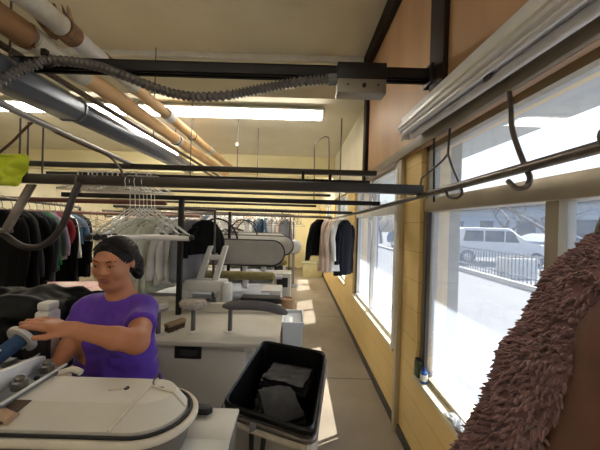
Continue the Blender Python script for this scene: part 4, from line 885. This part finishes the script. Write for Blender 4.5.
# ============================================================ FLEECE COAT AND BROWN GARMENT ON THE WINDOW RAIL
def coat_sdf():
    s = SDF((.2, .28, .75), (.82, .98, 1.72), .012)
    s.cap((.745, .60, 1.54), (.655, .59, 1.46), .08, .08, .03).cap((.655, .59, 1.46), (.557, .575, 1.295), .08, .085, .03).cap((.557, .575, 1.295), (.445, .56, 1.06), .085, .09, .03).cap((.445, .56, 1.06), (.37, .55, .85), .09, .09, .03)
    s.cap((.755, .67, 1.46), (.68, .68, .9), .07, .12, .04)
    return s
t = thing('fleece_coat', 'mauve brown curly fleece coat hanging at the right edge', 'coat', (.6, .6, .8))
me = coat_sdf().mesh('coat', 2); M_fl = mat('fleece', (154, 118, 118), .95, rgb2=(120, 90, 91), scale=30, sheen=.4, spec=.1)
bm_ = bmesh.new(); bm_.from_mesh(me); bmesh.ops.triangulate(bm_, faces=bm_.faces[:]); fs = bm_.faces[:]; ars = np.array([f.calc_area() for f in fs])
tf = MB(); rnd = random.Random(5)
idx = np.random.choice(len(fs), 15000, p=ars/ars.sum())
for i in idx:
    f = fs[i]; u, v = rnd.random(), rnd.random()
    if u+v > 1: u, v = 1-u, 1-v
    A_, B_, C_ = [x.co for x in f.verts]; p = A_+(B_-A_)*u+(C_-A_)*v; n = f.normal
    d = (n*.95+Vector((-.2, 0, -.5))+Vector((rnd.gauss(0, .3), rnd.gauss(0, .3), rnd.gauss(0, .3)))).normalized(); L = rnd.uniform(.014, .024)
    d2 = (d+n*rnd.uniform(-.5, .5)+Vector((0, 0, -.5))).normalized(); r = rnd.uniform(.0026, .0040)
    tf.tube([p-n*.004, p+d*L*.45, p+d*L*.45+d2*L*.4, p+d*L*.45+d2*L*.6], [r, r*1.05, r*.75, r*.2], 5)
bm_.free()
o = link('fleece_shell', me, M_fl, t); part('fleece_curls', tf, M_fl, t, ang=180)
hg = solo('coat_hanger', hanger_mb(.035, .004, False, .09, .024), M_wire, 'wire hanger carrying the fleece coat at the right edge', 'hanger', 'hangers near the viewer'); hg.data.transform(Matrix.Translation(hg.location)); place(hg, .72, .64, 1.823, 0)
t = thing('brown_garment', 'smooth dark brown garment hanging in front of the fleece coat', 'garment', (.6, .47, .8))
s = SDF((.36, .30, .75), (.82, .62, 1.72), .009); s.cap((.66, .50, 1.53), (.58, .475, 1.40), .05, .058, .03).cap((.58, .475, 1.40), (.515, .46, 1.18), .06, .068, .03).cap((.515, .46, 1.18), (.46, .45, .86), .068, .075, .03).cap((.71, .50, 1.52), (.68, .50, .9), .06, .1, .04)
link('body', s.mesh('brown', 3), mat('brown_suede', (104, 70, 54), .75, rgb2=(90, 60, 46), scale=12, bump=.1), t)
hg2 = hg.copy(); hg2.data = hg.data; C.objects.link(hg2); place(hg2, .72, .50, 1.828, 0); hg2['label'] = 'wire hanger carrying the smooth brown garment at the right edge'
# ============================================================ THE WOMAN
V3 = lambda p: np.array(p, float)
Hc = Vector((-.843, 1.28, 1.404)); fwd = Vector((.05, -.96, -.27)).normalized(); side = fwd.cross(Vector((.06, 0, 1))).normalized()*-1
upv = fwd.cross(side).normalized()
if upv.z < 0: upv = -upv
# side = her left (+x)
if side.x < 0: side = -side
RW = np.array([side, fwd, upv])
def hd(a, b, c): return Hc+side*a+fwd*b+upv*c
SL, SR = Vector((-.722, 1.32, 1.158)), Vector((-.985, 1.32, 1.152))
EL = PY(137, 342, 1.085); WL = PY(75, 330, 1.0); ER = PY(74, 340, 1.25); WR = PY(56, 366, 1.13)
HD = (PY(28, 320, .965)-WL).normalized()
def torso(s, e=0.0, k=.05):
    s.ell((-.85, 1.335, 1.09), (.155+e, .105+e, .15+e), None, k).cap(SR+Vector((.02, 0, 0)), SL-Vector((.02, 0, 0)), .052+e, .052+e, k)
    s.ell((-.843, 1.32, .93), (.168+e, .125+e, .15+e), None, k).ell((-.915, 1.245, 1.065), (.068+e, .062+e, .066+e), None, k).ell((-.785, 1.245, 1.07), (.068+e, .062+e, .066+e), None, k)
    s.ell((-.843, 1.345, .80), (.175+e, .13+e, .13+e), None, k); return s
def legs(s, e=0.0):
    for x in (-.93, -.755):
        s.cap((x, 1.35, .76), (x, 1.34, .42), .088+e, .06+e, .03).cap((x, 1.34, .42), (x, 1.37, .06), .06+e, .042+e, .03)
    return s
def hand(s, W, d, n, left=True):
    d = Vector(d).normalized(); n = Vector(n); n = (n-d*n.dot(d)).normalized(); sd_ = d.cross(n)*(1 if left else -1)
    s.cap(W, W+d*.03, .024, .024, .02)
    Rm = np.array([d, sd_, n]); s.ell(W+d*.052, (.048, .038, .0155), Rm, .015)
    for i, (o_, L) in enumerate(((-.026, .068), (-.009, .078), (.008, .073), (.024, .058))):
        p = W+d*.085+sd_*o_; dd = (d+sd_*o_*.5).normalized(); q = p+dd*L*.5-n*.002; r = q+dd*L*.5-n*(.006+.002*i)
        s.cap(W+d*.06+sd_*o_*.85, p, .0105, .0095, .008).cap(p, q, .0092, .0085, .004).cap(q, r, .0085, .007, .004)
    p = W+d*.025-sd_*.028; q = p+d*.035-sd_*.022-n*.006; r = q+d*.032-sd_*.006-n*.008
    s.cap(p, q, .0125, .0105, .012).cap(q, r, .0105, .0085, .005)
s = SDF((-1.22, .80, -.01), (-.53, 1.62, 1.56), .0045)
torso(s); legs(s)
s.cap((-.835, 1.345, 1.19), (-.842, 1.30, 1.31), .062, .054, .04)
for sh, el, wr in ((SL, EL, WL), (SR, ER, WR)): s.cap(sh, el, .052, .044, .03).cap(el, el.lerp(wr, .35), .041, .040, .02).cap(el.lerp(wr, .35), wr, .040, .0255, .02)
hand(s, WL, HD, (.1, -.28, .95)); hand(s, WR, (-.2, -.35, -.25), (-.3, -.6, .7), False)
def H_(a, b, c, R, k=.02, op='+'): s.ell(hd(a, b, c), R, RW, k, op)
H_(0, -.015, .018, (.074, .092, .076)); H_(0, .028, -.032, (.066, .060, .076), .03); H_(0, .062, -.092, (.026, .02, .02), .025); H_(0, .026, -.098, (.052, .048, .028), .03)
for q in (-1, 1):
    H_(q*.036, .054, -.032, (.026, .026, .026), .02); H_(q*.031, .095, .007, (.019, .014, .012), .012, '-'); H_(q*.031, .0765, .008, (.0155, .0115, .0105), .003); H_(q*.074, -.008, -.006, (.009, .019, .032), .008); H_(q*.011, .092, -.025, (.010, .010, .008), .008)
s.cap(hd(-.036, .077, .027), hd(.036, .077, .027), .011, .011, .016)
s.cap(hd(0, .084, .012), hd(0, .099, -.020), .0075, .0118, .012)
s.cap(hd(-.021, .080, -.0525), hd(.021, .080, -.0525), .0085, .0085, .012); s.cap(hd(-.017, .080, -.066), hd(.017, .080, -.066), .0085, .0085, .012); s.cap(hd(-.024, .093, -.0595), hd(.024, .093, -.0595), .0025, .0025, .006, '-')
M_skin = mat('skin', (192, 130, 94), .5, rgb2=(182, 118, 82), scale=14, bump=.04, bscale=300)
W_ = thing('person', 'woman in a purple scoop neck shirt working at the press, looking down', 'person', (-.84, 1.34, 0))
link('body', s.mesh('woman_body', 2), M_skin, W_)
# shirt
s = SDF((-1.2, .95, .70), (-.5, 1.62, 1.36), .0055)
torso(s, .013)
for sh, el, f_ in ((SL, EL, .60), (SR, ER, .60)):
    m_ = sh.lerp(el, f_); s.cap(sh, m_, .058, .066, .04)
    dd = (el-sh).normalized(); s.plane(sh.lerp(el, f_-.03), dd, .004, (np.minimum(V3(m_), V3(el))-.08, np.maximum(V3(m_), V3(el))+.08))
s.cap((-.838, 1.32, 1.35), (-.85, 1.23, 1.268), .064, .058, .01, '-'); s.cap((-.835, 1.36, 1.22), (-.84, 1.30, 1.36), .068, .068, .01, '-')
s.plane((-.84, 1.3, .775), (0, 0, -1), .006)
me = s.mesh('shirt', 2)
me.update(); 
co = np.empty(len(me.vertices)*3); me.vertices.foreach_get('co', co); co = co.reshape(-1, 3); no = np.empty(len(me.vertices)*3); me.vertices.foreach_get('normal', no); no = no.reshape(-1, 3)
for i in range(len(co)):
    x, y, z = co[i]
    d_ = .0075*mnoise.noise(Vector((x*13-z*6, y*9, z*13+x*9)))+.0045*mnoise.noise(Vector((x*30+z*18, y*14, z*26)))
    if z < 1.0: d_ += .006*math.sin(z*70+x*22+3*mnoise.noise(Vector((x*6, y*6, z*6))))*min(1, (1.0-z)/.12)
    co[i] += no[i]*d_
me.vertices.foreach_set('co', co.ravel())
M_purple = mat('purple_cotton', (98, 54, 176), .8, rgb2=(86, 44, 160), scale=7, bump=.1, bscale=140, sheen=.15); link('shirt', me, M_purple, W_)
# trousers, shoes
s = SDF((-1.1, 1.15, .04), (-.58, 1.6, .92), .009); s.ell((-.843, 1.345, .79), (.183, .138, .12), None, .05); legs(s, .010); s.plane((-.84, 1.3, .85), (0, 0, 1), .006); link('trousers', s.mesh('trousers', 2), CL['charcoal'], W_)
for x in (-.93, -.755):
    s = SDF((x-.08, 1.15, -.005), (x+.08, 1.5, .16), .007); s.cap((x, 1.39, .05), (x, 1.25, .04), .048, .042, .02).cap((x, 1.37, .05), (x, 1.37, .1), .05, .05, .02).plane((x, 1.3, .003), (0, 0, -1), .003); link('shoe', s.mesh('shoe', 2), M_rubber, W_)
# hair
s = SDF(tuple(Hc-Vector((.2, .2, .2))), tuple(Hc+Vector((.2, .2, .2))), .004)
def A_(a, b, c, R, k=.02, op='+'): s.ell(hd(a, b, c), R, RW, k, op)
A_(0, -.020, .022, (.083, .098, .084)); A_(0, -.05, -.015, (.078, .066, .075), .03); A_(.035, -.098, -.052, (.042, .04, .05), .02); A_(.05, -.095, -.10, (.026, .028, .045), .02)
A_(0, .108, -.018, (.078, .098, .096), .012, '-'); A_(.075, .02, -.06, (.03, .05, .05), .01, '-'); A_(-.075, .02, -.06, (.03, .05, .05), .01, '-')
s.cap(hd(-.02, .050, .086), hd(-.074, .006, .015), .008, .007, .016).cap(hd(.0, .052, .087), hd(.074, .002, .015), .008, .007, .016)
me = s.mesh('hair', 2); me.update()
co = np.empty(len(me.vertices)*3); me.vertices.foreach_get('co', co); co = co.reshape(-1, 3); no = np.empty(len(me.vertices)*3); me.vertices.foreach_get('normal', no); no = no.reshape(-1, 3)
for i in range(len(co)):
    l = Vector(co[i])-Hc; ang_ = math.atan2(l.dot(upv), l.dot(side)); co[i] += no[i]*(.0014*math.sin(ang_*38+4*mnoise.noise(l*12))+.002*mnoise.noise(l*40))
me.vertices.foreach_set('co', co.ravel()); link('hair', me, mat('hair_black', (22, 18, 17), .55, rgb2=(14, 12, 11), scale=30, spec=.25), W_)
st = MB(); rs = random.Random(3)
for i in range(90):
    a0_ = -1.25+2.5*i/89; pts_ = []
    for j in range(9):
        t_ = j/8; th = .62-2.0*t_; a_ = a0_*(1-.55*t_**2)+.25*t_**2
        x_, z_ = math.sin(a_)*math.cos(th*.55), math.cos(a_)
        pts_.append(hd(.0835*math.sin(a_)*(1-.15*t_), -.020+.099*math.sin(th)*(1-.2*abs(math.sin(a_))), .022+.0845*math.cos(a_)*max(.25, math.cos(th))-.02*t_*t_)+Vector((rs.uniform(-.001, .001), rs.uniform(-.001, .001), .001)))
    st.tube(pts_, [.0012, .0022, .0024, .0024, .0024, .0024, .0022, .002, .001], 5)
part('hair_strands', st, MATS['hair_black'], W_, None, 180)
M_eye = mat('eye_dark', (40, 26, 22), .2); M_eyew = mat('eye_white', (196, 184, 176), .25); M_lip = mat('lip', (146, 82, 76), .45)
for q in (-1, 1):
    def egg(c, R): return MB().ring_skin([[hd(c[0]+R[0]*math.cos(th)*math.cos(2*PI*k/16), c[1]+R[1]*math.sin(th), c[2]+R[2]*math.cos(th)*math.sin(2*PI*k/16)) for k in range(16)] for th in [-1.5, -1, -.5, 0, .5, 1, 1.5]])
    e_ = part('eye', egg((q*.031, .0835, .0035), (.0125, .0055, .0042)), M_eyew, W_, 'lowered eye', 180)
    part('iris', egg((q*.031, .0865, .003), (.0058, .004, .004)), M_eye, e_, None, 180)
    part('eyelashes', MB().tube(smooth_path([hd(q*.018, .0865, .006), hd(q*.031, .0905, .0085), hd(q*.046, .0815, .006)], 5), .0016, 6), M_eye, W_)
    part('eyebrow', MB().tube(smooth_path([hd(q*.015, .0885, .0245), hd(q*.032, .0875, .031), hd(q*.052, .071, .026)], 5), [.0022]*3+[.0028]*6+[.0014]*2, 6), mat('brow', (40, 30, 27), .8), W_)
lp = MB(); 
for zc_, rz_ in ((-.0545, .0046), (-.0650, .0058)):
    lp.tube(smooth_path([hd(-.023, .083, -.0595), hd(-.010, .0895, zc_), hd(0, .0908, zc_-.0005), hd(.010, .0895, zc_), hd(.023, .083, -.0595)], 5), [.001]+[rz_*.8]*4+[rz_]*11+[rz_*.8]*4+[.001], 8)
part('lips', lp, M_lip, W_, None, 180)
part('earring', MB().lathe([(0, -.004), (.004, 0), (0, .004)], hd(.084, -.002, -.034), (0, 0, 1), 10), M_chrome, W_, 'small bright earring')
# ============================================================ CAMERA AND LIGHT
cd = bpy.data.cameras.new('camera'); cam = bpy.data.objects.new('camera', cd); C.objects.link(cam)
cd.sensor_width = 36; cd.lens = 36*F/600; cd.shift_x = (300-VPX)/600; cd.shift_y = (VPY-225)/600; cd.clip_start = .02
cam.matrix_world = Matrix.Translation((0, 0, H)) @ Matrix.Rotation(PI/2, 4, 'X') @ Matrix.Rotation(ROLL, 4, 'Z')
S = bpy.context.scene; S.camera = cam
sd = Vector((-1, -.5, -1.32)).normalized()
sl = bpy.data.lights.new('sun', 'SUN'); sl.energy = 11; sl.angle = math.radians(.6); sl.color = (1, .93, .82)
so = bpy.data.objects.new('sun', sl); C.objects.link(so); so.rotation_euler = sd.to_track_quat('-Z', 'Y').to_euler(); so.location = (8, 6, 12)
w = bpy.data.worlds.new('world'); S.world = w; w.use_nodes = True; nt = w.node_tree
bg = nt.nodes['Background']; sky = nt.nodes.new('ShaderNodeTexSky'); sky.sky_type = 'NISHITA'; sky.sun_disc = False
sky.sun_elevation = math.radians(49); sky.sun_rotation = math.atan2(1, .5); sky.dust_density = 4; sky.air_density = 1
nt.links.new(sky.outputs[0], bg.inputs[0]); bg.inputs[1].default_value = .16
S.view_settings.view_transform = 'Standard'; S.view_settings.look = 'None'; S.view_settings.exposure = .95; S.view_settings.gamma = 1
